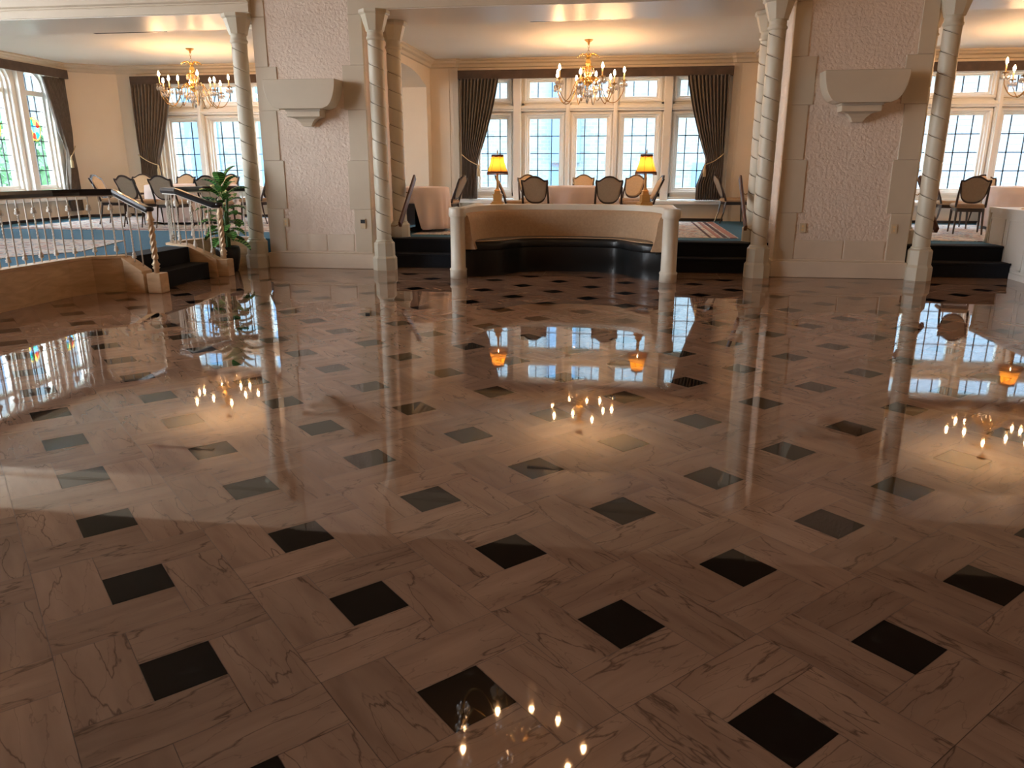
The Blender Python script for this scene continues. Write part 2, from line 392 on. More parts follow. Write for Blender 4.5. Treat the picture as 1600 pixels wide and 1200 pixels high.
# ------------------------------------------------ walls
def holed_wall(name, mat_, p0, p1, z0, z1, holes, thick, label=None):
    """vertical wall from p0 to p1 (xy); holes (u0,u1,z0,z1) in metres along; thickness to the left of the direction"""
    a = Vector(p0); b = Vector(p1); L = (b-a).length; d = (b-a)/L; n = Vector((-d.y, d.x))
    us = sorted({0, L, *[h[0] for h in holes], *[h[1] for h in holes]}); zs = sorted({z0, z1, *[h[2] for h in holes], *[h[3] for h in holes]})
    us = [u for u in us if 0 <= u <= L]
    def solid(i, j):
        if i < 0 or j < 0 or i >= len(us)-1 or j >= len(zs)-1: return False
        u = (us[i]+us[i+1])/2; z = (zs[j]+zs[j+1])/2
        return not any(h[0] < u < h[1] and h[2] < z < h[3] for h in holes)
    mb = MB()
    def P(u, t, z): q = a+d*u+n*t; return (q.x, q.y, z)
    for i in range(len(us)-1):
        for j in range(len(zs)-1):
            if not solid(i, j): continue
            u0, u1, w0, w1 = us[i], us[i+1], zs[j], zs[j+1]
            mb.add([P(u0,0,w0),P(u1,0,w0),P(u1,0,w1),P(u0,0,w1)], [(0,1,2,3)]); mb.add([P(u0,thick,w0),P(u1,thick,w0),P(u1,thick,w1),P(u0,thick,w1)], [(3,2,1,0)])
            for (di, dj, q) in ((-1,0,[(u0,w0),(u0,w1)]),(1,0,[(u1,w0),(u1,w1)]),(0,-1,[(u0,w0),(u1,w0)]),(0,1,[(u0,w1),(u1,w1)])):
                if not solid(i+di, j+dj): (ua,wa),(ub,wb) = q; mb.add([P(ua,0,wa),P(ub,0,wb),P(ub,thick,wb),P(ua,thick,wa)], [(0,1,2,3)])
    o = mb.build(name, mat_, fixn=False); return struct(o, label)
ZS = .40; ZC = 3.52; ZH = 4.35; WY = 16.12
CW = (-.75, [(-2.77,.57),(-1.71,.62),(-.75,.61),(.21,.62),(1.26,.57)])
WINC = [(c, w) for c, w in CW[1]]; WINR = [(4.43,.6),(5.38,.6),(6.33,.6),(7.28,.6),(8.23,.6)]; WINL = [(-9.63,.6),(-8.66,.6),(-7.69,.6),(-6.72,.6)]
WZ = (.80, 3.26)
# window wall (back of all three bays), runs right to left so that the outside is on its right
def wo(ws): return (min(c-w/2 for c, w in ws)-.2, max(c+w/2 for c, w in ws)+.2)
hs = [wo(WINL), wo(WINC), wo(WINR)]
X0 = -10.95; X1 = 9.6
holed_wall('wall_back', 'wall', (X0, WY), (X1, WY), ZS-.1, ZC, [(h[0]-X0, h[1]-X0, *WZ) for h in hs], .36, 'cream wall with the leaded bay windows')
# left wall with the arched windows
LW0 = Vector((-11.45, 5.0)); LW1 = Vector((-11.72, 15.45)); LWL = (LW1-LW0).length; LWD = (LW1-LW0)/LWL
ARCH = [7.35, 8.37, 9.42]      # distances along the wall of the light centres
def lwu(Y): return (Y-LW0.y)/LWD.y
LC = [lwu(y) for y in (7.0, 8.05, 9.1, 12.62, 13.70, 14.78)]
holed_wall('wall_left', 'wall', LW0, LW1, ZS-.1, ZC, [(LC[0]-.5, LC[2]+.5, .86, 3.36), (LC[3]-.52, LC[5]+.52, .86, 3.36)], .36, 'cream wall with the arched windows')
holed_wall('wall_corner', 'wall', LW1, (X0, WY), ZS-.1, ZC, [], .3)
holed_wall('wall_left.001', 'hall', (-11.45, -5.3), (-11.45, 5.0), 0, ZH, [(6.4, 8.2, .5, 4.15), (8.4, 10.2, .5, 4.15)], .36)
holed_wall('wall_right', 'hall', (X1, 16.5), (X1, -5.3), 0, ZH, [], .3)
holed_wall('wall_front', 'hall', (X1, -5.2), (-11.6, -5.2), 0, ZH, [], .3)
struct(MB().box(-12.2, X1+.3, -5.5, 10.98, ZH, ZH+.2).build('ceiling', 'hallceil'))
struct(MB().box(-12.2, X1+.3, 11.9, 16.6, ZC, ZC+.2).build('ceiling.001', 'ceiling'), 'cream ceiling of the bays')
# piers
PL = (-5.22, -3.66); PR = (2.03, 3.70); PD = (10.87, 12.05)
def pier(n, x0, x1):
    b = MB().box(x0, x1, *PD, 0, ZH); o = b.build('wall_pier_'+n, 'stucco'); struct(o, 'stuccoed pier between the bays')
    # quoins, alternating widths, 15 mm proud of the stucco, wrapping the corner
    q = MB(); zs = [.23, .86, 1.54, 2.22, 2.80, 3.44, ZH]
    for k in range(len(zs)-1):
        w = .24 if k % 2 == 0 else .30
        if k >= 4: w = .18
        if k == 2: w = .25
        q.box(x0-.012, x0+w, PD[0]-.014, PD[0]+.05, zs[k], zs[k+1]-.004); q.box(x1-w, x1+.012, PD[0]-.014, PD[0]+.05, zs[k], zs[k+1]-.004)
    struct(q.build('trim_quoins_'+n, 'quoin', bevel=.004), 'painted stone quoins up both edges of the pier')
    p = MB().box(x0-.04, x1+.04, PD[0]-.05, PD[1]+.03, 0, .22)
    poly = [(-.05, .22), (-.012, .25), (.02, .25), (.02, .22)]
    p.box(x0-.015, x1+.015, PD[0]-.02, PD[1], .22, .245)
    for k, (a, c) in enumerate(((x0+.25, x0+.88), (x0+.885, x1-.26))): p.box(a, c, PD[0]-.008, PD[0]+.02, .25, .50)
    struct(p.build('baseboard_'+n, 'dado', bevel=.012), 'cream block plinth at the foot of the pier')
pier('left', *PL); pier('right', *PR)
# far pier beyond the right bay, off frame, and the one off frame at the left keep the light true
struct(MB().box(9.0, X1, 10.87, 12.05, 0, ZH).build('wall_pier_far', 'stucco'))
# lintels: wall above openings, moulded fascia, glossy soffit
def lintel(n, x0, x1, prot=0.0, cap=True):
    b = MB().box(x0, x1, 10.90, 11.95, 3.50, ZH); struct(b.build('wall_lintel_'+n, 'quoin'))
    f = MB(); y = 10.80-prot
    f.sweep([(x0, 10.9), (x1, 10.9)], [(0, 3.49), (-(.10+prot), 3.49), (-(.10+prot), 3.585), (-(.085+prot), 3.590), (-(.085+prot), 3.600), (-(.10+prot), 3.605), (-(.10+prot), 3.62), (-(.13+prot), 3.64), (-(.13+prot), 3.80), (0, 3.80)])
    struct(f.build('trim_lintel_'+n, 'quoin'), 'painted moulded fascia over the opening')
    s = MB().box(x0, x1, 10.82-prot, 11.96, 3.478, 3.489); struct(s.build('trim_soffit_'+n, 'soffit'))
lintel('center', PL[1]-.0, PR[0]+.0, 0.0); lintel('left', -11.6, PL[0]-.0, 0.03); lintel('right', PR[1], X1, 0.0)
struct(MB().box(-12.2, X1+.3, 10.95, 12.1, ZH-.02, ZH+.2).build('ceiling.002', 'hall'))
# partitions behind the piers with wide flat arched openings
def partition(n, x0, x1, ya=12.05, yb=WY):
    mb = MB(); arc = []
    A, B, zt, zsp = 12.5, 15.75, 3.22, 2.98
    for k in range(25):
        t = k/24; y = A+(B-A)*t; arc.append((y, zsp+(zt-zsp)*(1-abs(2*t-1)**2.4)))
    for x in (x0, x1):
        for k in range(24):
            (y0, z0), (y1, z1) = arc[k], arc[k+1]
            mb.add([(x,y0,z0),(x,y1,z1),(x,y1,ZC),(x,y0,ZC)], [(0,1,2,3)])
    for k in range(24):
        (y0, z0), (y1, z1) = arc[k], arc[k+1]; mb.add([(x0,y0,z0),(x1,y0,z0),(x1,y1,z1),(x0,y1,z1)], [(0,1,2,3)])
    mb.box(x0, x1, ya, A, ZS, ZC); mb.box(x0, x1, B, yb, ZS, ZC)
    struct(mb.build('wall_partition_'+n, 'wall', fixn=False), 'cream wall with a wide arched opening between the bays')
partition('left', -4.80, -4.02); partition('right', 2.42, 3.2)
# cornice
CORN = [(0,0),(.14,0),(.15,-.03),(.115,-.045),(.10,-.075),(.055,-.10),(.04,-.15),(0,-.16)]
def cornice(n, path):
    m = MB(); m.sweep([(x, y, ZC) for x, y in path], [(-o, z) for o, z in CORN]); struct(m.build('trim_cornice_'+n, 'quoin', ), 'painted crown moulding')
cornice('center', [(-4.02, 12.06), (-4.02, WY-.06), (-3.50, WY-.06), (-3.44, WY), (1.94, WY), (2.0, WY-.06), (2.42, WY-.06), (2.42, 12.06)])
cornice('left', [(LW0.x, 5.2), (LW1.x, LW1.y), (X0, WY), (-4.80, WY), (-4.80, 12.06)])
cornice('right', [(3.2, 12.06), (3.2, WY), (X1, WY)])
# flat pilaster strips either side of the centre window
pm = MB()
for x0, x1 in ((-4.02, -3.62), (-3.56, -3.44), (1.94, 2.04), (2.09, 2.42)): pm.box(x0, x1, WY-.06, WY+.0, ZS, ZC-.16)
pm.box(-3.65, -3.55, WY-.045, WY, ZS, ZC-.16); pm.box(2.02, 2.10, WY-.045, WY, ZS, ZC-.16)
struct(pm.build('trim_pilasters', 'wall', bevel=.006), 'shallow pilaster strips beside the centre window')

# ------------------------------------------------ windows
def ring(mb, x0, x1, z0, z1, w, y0, y1, mi=0):
    mb.box(x0, x1, y0, y1, z0, z0+w, mi); mb.box(x0, x1, y0, y1, z1-w, z1, mi); mb.box(x0, x0+w, y0, y1, z0+w, z1-w, mi); mb.box(x1-w, x1, y0, y1, z0+w, z1-w, mi)
def flat_window(n, ws, label):
    """casements with transom lights above, stepped mouldings, leaded glass"""
    f = MB(); g = MB(); l = MB(); y = WY
    x0, x1 = wo(ws); z0, z1 = WZ
    gl = (1.04, 2.40); tr = (2.80, 3.10)
    edges = [x0]+[(ws[i][0]+ws[i][1]/2+ws[i+1][0]-ws[i+1][1]/2)/2 for i in range(len(ws)-1)]+[x1]
    for i, (c, w) in enumerate(ws):
        a, b = c-w/2, c+w/2; L, Rr = edges[i], edges[i+1]
        for (p, q) in (gl, tr):
            lo = z0+.02 if p == gl[0] else 2.60; hi = 2.58 if p == gl[0] else z1
            ring(f, L+.0, Rr-.0, lo, hi, .045, y+.07, y+.34)
            for k, (e, yy) in enumerate(((.105, .12), (.072, .17), (.035, .22))):
                ring(f, a-e, b+e, p-e, q+e, .04, y+yy, y+.34)
            # fill between outer ring and mouldings
            f.box(L+.04, a-.1, y+.16, y+.34, lo+.04, hi-.04); f.box(b+.1, Rr-.04, y+.16, y+.34, lo+.04, hi-.04)
            f.box(L+.04, Rr-.04, y+.16, y+.34, lo+.04, p-.1) if p-.1 > lo+.04 else None; f.box(L+.04, Rr-.04, y+.16, y+.34, q+.1, hi-.04) if hi-.04 > q+.1 else None
            g.box(a, b, y+.27, y+.276, p, q)
            for u in (.27, .73): xx = a+w*u; l.box(xx-.009, xx+.009, y+.262, y+.282, p, q)
            if p == gl[0]:
                for k in range(1, 4): zz = p+(q-p)*k/4; l.box(a, b, y+.262, y+.282, zz-.009, zz+.009)
    for i in range(1, len(ws)):
        xm = edges[i]; wide = (ws[i][0]-ws[i][1]/2)-(ws[i-1][0]+ws[i-1][1]/2)
        h = .03 if wide < .42 else .075
        f.box(xm-h, xm+h, y+.01, y+.3, z0, z1)
    f.box(x0, x1, y+.02, y+.3, 2.575, 2.61)
    o = struct(f.build(n, 'white', bevel=.006), label)
    g.build('pane', 'glass', o); l.build('leading', 'lead', o)
    s = struct(MB().box(x0-.28, x1+.28, y-.17, y+.2, .73, .80).build('trim_sill_'+n[-1], 'white', bevel=.012), 'white window sill')
    return o
flat_window('window_1', WINC, 'five light leaded window of the centre bay'); flat_window('window_2', WINL, 'leaded window at the back of the left bay'); flat_window('window_3', WINR, 'leaded window of the right bay')
def arched_window(n, cs, med, label):
    f = MB(); g = MB(); l = MB(); st = MB()
    LN = Vector((-LWD.y, LWD.x))      # outwards (left of the direction)
    def P(u, t, z): q = LW0+LWD*u+LN*t; return (q.x, q.y, z)
    def bx(mb, u0, u1, t0, t1, z0, z1, mi=0):
        mb.add([P(u0,t0,z0),P(u1,t0,z0),P(u1,t1,z0),P(u0,t1,z0),P(u0,t0,z1),P(u1,t0,z1),P(u1,t1,z1),P(u0,t1,z1)], [(0,3,2,1),(4,5,6,7),(0,1,5,4),(1,2,6,5),(2,3,7,6),(3,0,4,7)], mi)
    u0, u1 = cs[0]-.5, cs[-1]+.5; Z0, Z1 = .86, 3.36
    def bar(cc, hw, z0, zs, w, t0, t1):      # arched frame ring: jambs + half round head
        bx(f, cc-hw-w, cc-hw, t0, t1, z0, zs); bx(f, cc+hw, cc+hw+w, t0, t1, z0, zs); bx(f, cc-hw-w, cc+hw+w, t0, t1, z0-w, z0)
        K = 16; rr = .34/.31
        for k in range(K):
            a0, a1 = pi*k/K, pi*(k+1)/K; vs = []
            for t in (t0, t1):
                for a, r in ((a0, hw), (a1, hw), (a1, hw+w), (a0, hw+w)): vs.append(P(cc+r*cos(a), t, zs+r*sin(a)))
            f.add(vs, [(0,1,2,3),(7,6,5,4),(0,4,5,1),(2,6,7,3),(1,5,6,2),(3,7,4,0)])
    for i, cc in enumerate(cs):
        hw = .29; zs = 2.99
        L = u0 if i == 0 else (cs[i-1]+cc)/2; Rr = u1 if i == len(cs)-1 else (cs[i+1]+cc)/2
        bar(cc, hw, 1.09, zs, .05, .24, .34); bar(cc, hw+.05, 1.04, zs, .04, .17, .34); bar(cc, hw+.09, .99, zs, .03, .11, .34)
        # spandrels around the head
        K = 16; r = hw+.10; pts = [(cc+r*cos(pi*k/K), zs+r*sin(pi*k/K)) for k in range(K+1)]
        for k in range(K):
            (a, b), (c_, d_) = pts[k], pts[k+1]
            f.add([P(a,.10,b),P(c_,.10,d_),P(c_,.10,Z1),P(a,.10,Z1)], [(0,1,2,3)])
        bx(f, L, cc-r, .10, .34, Z0, Z1); bx(f, cc+r, Rr, .10, .34, Z0, Z1); bx(f, L, Rr, .10, .34, Z0, .97)
        if i: bx(f, L-.075, L+.075, -.0, .3, Z0, Z1)
        bx(f, cc-hw, cc+hw, .2, .34, 2.83, 2.92)
        # glass with rounded head
        ga = [P(cc-hw, .27, 1.09), P(cc+hw, .27, 1.09)]+[P(cc+hw*cos(pi*k/K), .27, zs+hw*sin(pi*k/K)) for k in range(K+1)]
        g.add(ga, [tuple(range(len(ga)))])
        for u in (-.33, .33): bx(l, cc+hw*u-.009, cc+hw*u+.009, .262, .28, 1.09, 3.22)
        for k in range(1, 6): zz = 1.09+1.74*k/6; bx(l, cc-hw, cc+hw, .262, .28, zz-.009, zz+.009)
        if med:
            mz = 2.19; cm = cc-.06; cols = [0, 1, 2, 3, 1, 0, 2, 3]
            for k in range(8):
                a0, a1 = 2*pi*k/8+.2, 2*pi*(k+1)/8+.2
                st.add([P(cm+.075*cos(a0), .255, mz+.08*sin(a0)), P(cm+.16*cos(a0), .255, mz+.21*sin(a0)), P(cm+.16*cos(a1), .255, mz+.21*sin(a1)), P(cm+.075*cos(a1), .255, mz+.08*sin(a1))], [(0,1,2,3)], cols[k])
            st.add([P(cm+.075*cos(2*pi*k/8+.2), .255, mz+.08*sin(2*pi*k/8+.2)) for k in range(8)], [tuple(range(8))], 3)
            for k in range(16):
                a0, a1 = 2*pi*k/16, 2*pi*(k+1)/16
                st.add([P(cm+.16*cos(a0), .254, mz+.21*sin(a0)), P(cm+.185*cos(a0), .254, mz+.235*sin(a0)), P(cm+.185*cos(a1), .254, mz+.235*sin(a1)), P(cm+.16*cos(a1), .254, mz+.21*sin(a1))], [(0,1,2,3)], 1)
    bx(f, u0, u1, .3, .34, 3.30, Z1)
    o = struct(f.build(n, 'white', fixn=False), label); g.build('pane', 'glass', o, fixn=False); l.build('leading', 'lead', o, fixn=False)
    if med: tag(st.build('stained_medallion', ['sg_red', 'sg_yellow', 'sg_green', 'sg_blue'], o, fixn=False), 'coloured stained glass medallions')
    s = MB(); bx(s, u0-.15, u1+.15, -.14, .2, .78, .86); struct(s.build('trim_sill_'+n[-1], 'white', bevel=.01, fixn=False))
arched_window('window_4', LC[3:], True, 'arched leaded windows with stained glass medallions')
arched_window('window_5', LC[:3], False, 'arched windows nearer the hall')

# ------------------------------------------------ stage
EDGE = [(-6.40, 5.0), (-6.42, 7.0), (-6.40, 7.95), (-6.28, 8.28), (-5.95, 8.50)]
POCK = [(-5.95, 9.74), (-6.30, 9.95), (-6.38, 10.35), (-6.20, 10.80), (-5.85, 11.02), (-5.52, 11.10)]
def stage():
    mb = MB(); X = -5.88
    poly = [(-11.6, 5.0)]+EDGE+[(X, 8.50), (X, 9.74)]+POCK[1:]+[(-5.2, 11.12), (-5.2, 12.1), (-3.7, 12.1), (-3.7, 11.42), (-2.3, 11.42), (-2.3, 11.98), (.68, 11.98), (.68, 11.42), (2.1, 11.42), (2.1, 12.1), (3.6, 12.1), (3.6, 11.42), (5.15, 11.42), (5.15, 11.98), (X1, 11.98), (X1, WY+.0), (X0-.1, WY+.0), (LW1.x, LW1.y)]
    mb.prism(poly, 0.0, ZS)
    o = mb.build('stage_floor', 'bluecarpet'); struct(o, 'raised floor of the bays laid with blue carpet')
stage()
def steps(n, x0, x1):
    mb = MB(); mb.box(x0, x1, 11.12, 11.43, 0, .20); mb.box(x0, x1, 11.40, 11.66, 0.01, ZS+.006)
    mb.sweep([(x0, 11.12), (x1, 11.12)], [(0, .17), (-.02, .175), (-.02, .20), (0, .206)])
    mb.sweep([(x0, 11.40), (x1, 11.40)], [(0, .37), (-.02, .375), (-.02, .40), (0, .406)])
    struct(mb.build('steps_'+n, 'stepcarpet', bevel=.006), 'two black carpeted steps up to the bay')
steps('centre_left', -3.66, -2.315); steps('centre_right', .685, 2.03); steps('right_bay', 3.7, 5.145)
mb = MB(); mb.box(-5.88, -5.60, 8.52, 9.72, 0, .20); mb.box(-6.22, -5.87, 8.52, 9.72, .1, ZS+.006)
struct(mb.build('steps_left_bay', 'stepcarpet', bevel=.008), 'two black carpeted steps up to the left bay')
# marble curbs
def curb(n, path, hs, w=.09):
    """path with a height per point"""
    mb = MB(); P = [Vector(p) for p in path]; rows = []
    for i, p in enumerate(P):
        a = P[max(0,i-1)]; b = P[min(len(P)-1,i+1)]; d = (b-a).normalized(); nn = Vector((-d.y, d.x)); h = hs[i]
        rows.append([(*(p-nn*w), 0), (*(p-nn*w), h-.035), (*(p-nn*(w+.015)), h-.03), (*(p-nn*(w+.015)), h), (*(p+nn*w*.6), h), (*(p+nn*w*.6), 0)])
    mb.grid(rows, smooth=False, wrap=True)
    mb.add(rows[0], [tuple(range(6))]); mb.add(rows[-1], [tuple(range(6))])
    struct(mb.build('trim_curb_'+n, 'marble'), 'polished cream marble curb edging the raised floor')
curb('left', EDGE[:-1]+[(-5.97, 8.47), (-5.90, 8.46), (-5.62, 8.40)], [.43, .43, .43, .43, .43, .41, .26])
curb('right', [(-5.50, 9.80), (-5.93, 9.80), (-6.0, 9.82), (-6.30, 9.98)]+POCK[2:], [.24, .42, .43, .43, .43, .43, .43, .43])
for n, x, y in (('near', -5.50, 8.38), ('far', -5.44, 9.86)):
    struct(MB().box(x-.09, x+.09, y-.085, y+.085, 0, .235).build('trim_newel_block_'+n, 'marble', bevel=.012), 'marble block under the newel post')
# rugs
def rug(label, poly, z=ZS+.004, stripes=()):
    t = thing('patterned_rug', label, 'rug', (0,0,0), 0, 'patterned rugs on the raised floor')
    MB().prism(poly, ZS+.001, z+.004).build('pile', 'rug', t)
    for i, (x0, x1, y0, y1, m_) in enumerate(stripes): MB().box(x0, x1, y0, y1, z+.0045, z+.007).build('border_stripe', m_, t)
    return t
rug('pale patterned rug of the centre bay with rose border stripes', [(-3.4, 12.12), (1.72, 12.12), (1.72, 15.7), (-3.4, 15.7)], stripes=[(1.60, 1.70, 12.14, 15.68, 'rugstripe_pink'), (1.50, 1.56, 12.14, 15.68, 'rugstripe_dark'), (1.40, 1.46, 12.14, 15.68, 'rugstripe_pink'), (1.28, 1.32, 12.14, 15.68, 'rugstripe_dark')])
rug('long pale patterned rug under the round table in the left bay', [(-10.9, 12.25), (-5.3, 12.25), (-5.3, 15.7), (-10.9, 15.7)], stripes=[(-10.88, -5.32, 12.3, 12.36, 'rugstripe_pink'), (-10.88, -5.32, 12.42, 12.46, 'rugstripe_dark')])
rug('rose patterned rug just behind the white balustrade at the left', [(-10.9, 5.6), (-7.35, 5.6), (-7.3, 8.3), (-6.9, 8.95), (-7.3, 10.45), (-10.9, 10.45)])
rug('pale patterned rug of the right bay', [(3.9, 12.12), (9.0, 12.12), (9.0, 15.6), (3.9, 15.6)])
bm_ = MB(); bm_.box(-10.9, 9.5, WY-.02, WY, ZS, ZS+.05); struct(bm_.build('baseboard_back', 'darkwood'))
b2 = MB(); d = LWD; nrm = Vector((d.y, -d.x))
a, b = LW0, LW1
b2.sweep([(a.x, a.y), (b.x, b.y), (X0, WY)], [(0, ZS), (-.02, ZS), (-.02, ZS+.05), (0, ZS+.05)]); struct(b2.build('baseboard_left', 'darkwood'))

# ------------------------------------------------ columns
def column_proto(z0, ztop, label):
    t = thing('spiral_column', label, 'column', (0,0,0), 0)
    p = MB()
    def octo(r): return [(r*cos(pi/8+k*pi/4), r*sin(pi/8+k*pi/4)) for k in range(8)]
    def oct_loft(mb, prof, mi=0): mb.lathe(prof, seg=8, smooth=False, mi=mi)
    oct_loft(p, [(.175, z0), (.175, z0+.17), (.150, z0+.205), (.150, z0+.385), (.128, z0+.41)])
    p.lathe([(.122, z0+.40), (.122, z0+.425), (.112, z0+.435)], seg=32)
    o = p.build('pedestal', 'column', t); o.rotation_euler = (0, 0, pi/8)
    r = .105; a0 = z0+.43; a1 = ztop-.36; pitch = .245; m_ = MB(); seg = 40
    offs = [(0, -.010), (.012, -.010), (.026, 0), (.08, .002), (.16, .003), (.22, .002), (.251, 0)]
    rows = []; n0 = int((a0-.6)/pitch)-1; n1 = int(a1/pitch)+2; mi = []
    for k in range(n0, n1):
        for j, (dz, dr) in enumerate(offs):
            row = []
            for s_ in range(seg+1):
                an = 2*pi*s_/seg; z = k*pitch+dz-pitch*s_/seg
                zz = min(max(z, a0), a1); rr = r+dr
                row.append((rr*cos(an), rr*sin(an), zz))
            rows.append(row); mi.append(1 if j == 0 else 0)
    for i in range(len(rows)-1): m_.grid([rows[i], rows[i+1]], mi[i])
    m_.build('shaft', ['column', 'groove'], t, fixn=False)
    c = MB(); c.lathe([(.108, a1-.02), (.122, a1), (.122, a1+.02), (.108, a1+.035), (.108, a1+.09), (.125, a1+.10)], seg=32)
    oct_loft(c, [(.115, a1+.10), (.125, a1+.105), (.185, ztop-.065), (.195, ztop-.06), (.21, ztop-.045), (.21, ztop-.005), (.195, ztop-.002)])
    o = c.build('capital', 'column', t); o.rotation_euler = (0, 0, pi/8)
    return t
cf = column_proto(0, 3.478, ''); cb = column_proto(.205, 3.478, '')
G1 = 'spiral columns at the openings'
cols = [(cf, -3.46, 10.84, 'front spiral column at the left side of the centre opening', None), (cf, 1.80, 10.80, 'front spiral column at the right side of the centre opening', 1),
 (cf, -5.43, 10.84, 'spiral column at the left edge of the left pier beside the plant', 1), (cf, 3.88, 10.84, 'spiral column at the right edge of the right pier', 1),
 (cb, -3.46, 11.68, 'rear spiral column on the steps, left of the centre opening', None), (cb, 1.84, 11.68, 'rear spiral column on the steps, right of the centre opening', 1),
 (cb, -5.44, 11.70, 'rear spiral column mostly hidden at the left edge of the left pier', 1), (cb, 3.90, 11.68, 'rear spiral column mostly hidden at the right edge of the right pier', 1)]
for pr_, x, y, lab, dp in cols:
    if dp: dup(pr_, (x, y, 0), 0, lab, G1)
    else: pr_.location = (x, y, 0); pr_['label'] = lab; pr_['group'] = G1

# ------------------------------------------------ wall brackets
def bracket(x0, x1, label):
    t = thing('wall_bracket', label, 'bracket', ((x0+x1)/2, PD[0], 0), 0, 'plaster brackets on the piers'); h = (x1-x0)/2; y0 = -.32
    def prof(z):    # half width by height
        u = (2.60-z)/.38; return h*(.62+.38*sqrt(max(0, 1-u*u))) if u < 1 else h*.62
    rows = []
    zs = [2.22+.38*k/14 for k in range(15)]
    m_ = MB(); pts = [(-prof(z), z) for z in zs[::-1]]+[(prof(z), z) for z in zs]
    n = len(pts)
    m_.add([(x, y0, z) for x, z in pts]+[(x, .0, z) for x, z in pts], [tuple(range(n)), tuple(range(n, 2*n))[::-1]]+[(i, i+n, (i+1)%n+n, (i+1)%n) for i in range(n)])
    m_.build('bowl', 'quoin', t, bevel=.006)
    s = MB().box(-.24, .24, -.22, 0, 2.12, 2.222); s.box(-.255, .255, -.235, 0, 2.195, 2.222); s.build('neck', 'quoin', t, bevel=.004)
    f = MB(); rr = [(.22, .19, 2.12), (.14, .15, 2.095), (.09, .12, 2.05), (.06, .10, 2.0)]
    rows = [[(-w, -d_, z), (w, -d_, z), (w, 0, z), (-w, 0, z)] for w, d_, z in rr]
    f.grid(rows, smooth=False, wrap=True); f.add(rows[-1], [(0,1,2,3)]); f.build('finial', 'quoin', t)
bracket(-5.0, -3.97, 'cream plaster bowl bracket on the left pier'); bracket(2.38, 3.38, 'cream plaster bowl bracket on the right pier')

# ------------------------------------------------ outlets and thermostat
def outlet(x, z, label, y=PD[0]-.014):
    t = thing('wall_outlet', label, 'outlet', (x, y, z), 0, 'ivory outlets on the piers')
    MB().box(-.04, .04, -.008, 0, -.06, .06).build('cover_plate', 'plate', t, bevel=.003)
    m_ = MB()
    for dz in (-.022, .022): m_.box(-.014, .014, -.0095, -.008, dz-.014, dz+.014)
    m_.build('socket', 'candle', t)
outlet(-4.96, .66, 'ivory outlet plate low on the left edge of the left pier'); outlet(2.36, .66, 'ivory outlet plate low on the left side of the right pier'); outlet(3.52, .66, 'ivory outlet plate low on the right side of the right pier')
t = thing('thermostat', 'small wall thermostat with a black screen on the left pier quoin', 'thermostat', (-3.77, PD[0]-.014, .655))
MB().box(-.04, .04, -.018, 0, -.07, .07).build('case', 'plate', t, bevel=.004); MB().box(-.034, .034, -.021, -.018, .005, .058).build('screen', 'black', t)
# ceiling slot vents
for i, (x, y, w, lab) in enumerate(((-7.9, 12.08, .62, 'long dark slot vent in the left bay ceiling'), (-.9, 12.06, .6, 'slot vent in the centre bay ceiling'))):
    t = thing('ceiling_vent', lab, 'vent', (x, y+.04, ZC), 0, 'slot vents along the bay ceilings')
    v = MB(); v.box(-w, w, -.04, .04, -.02, 0); v.build('frame', 'vent', t)
    MB().box(-w+.02, w-.02, -.025, .025, -.024, -.02).build('slot', 'black', t)

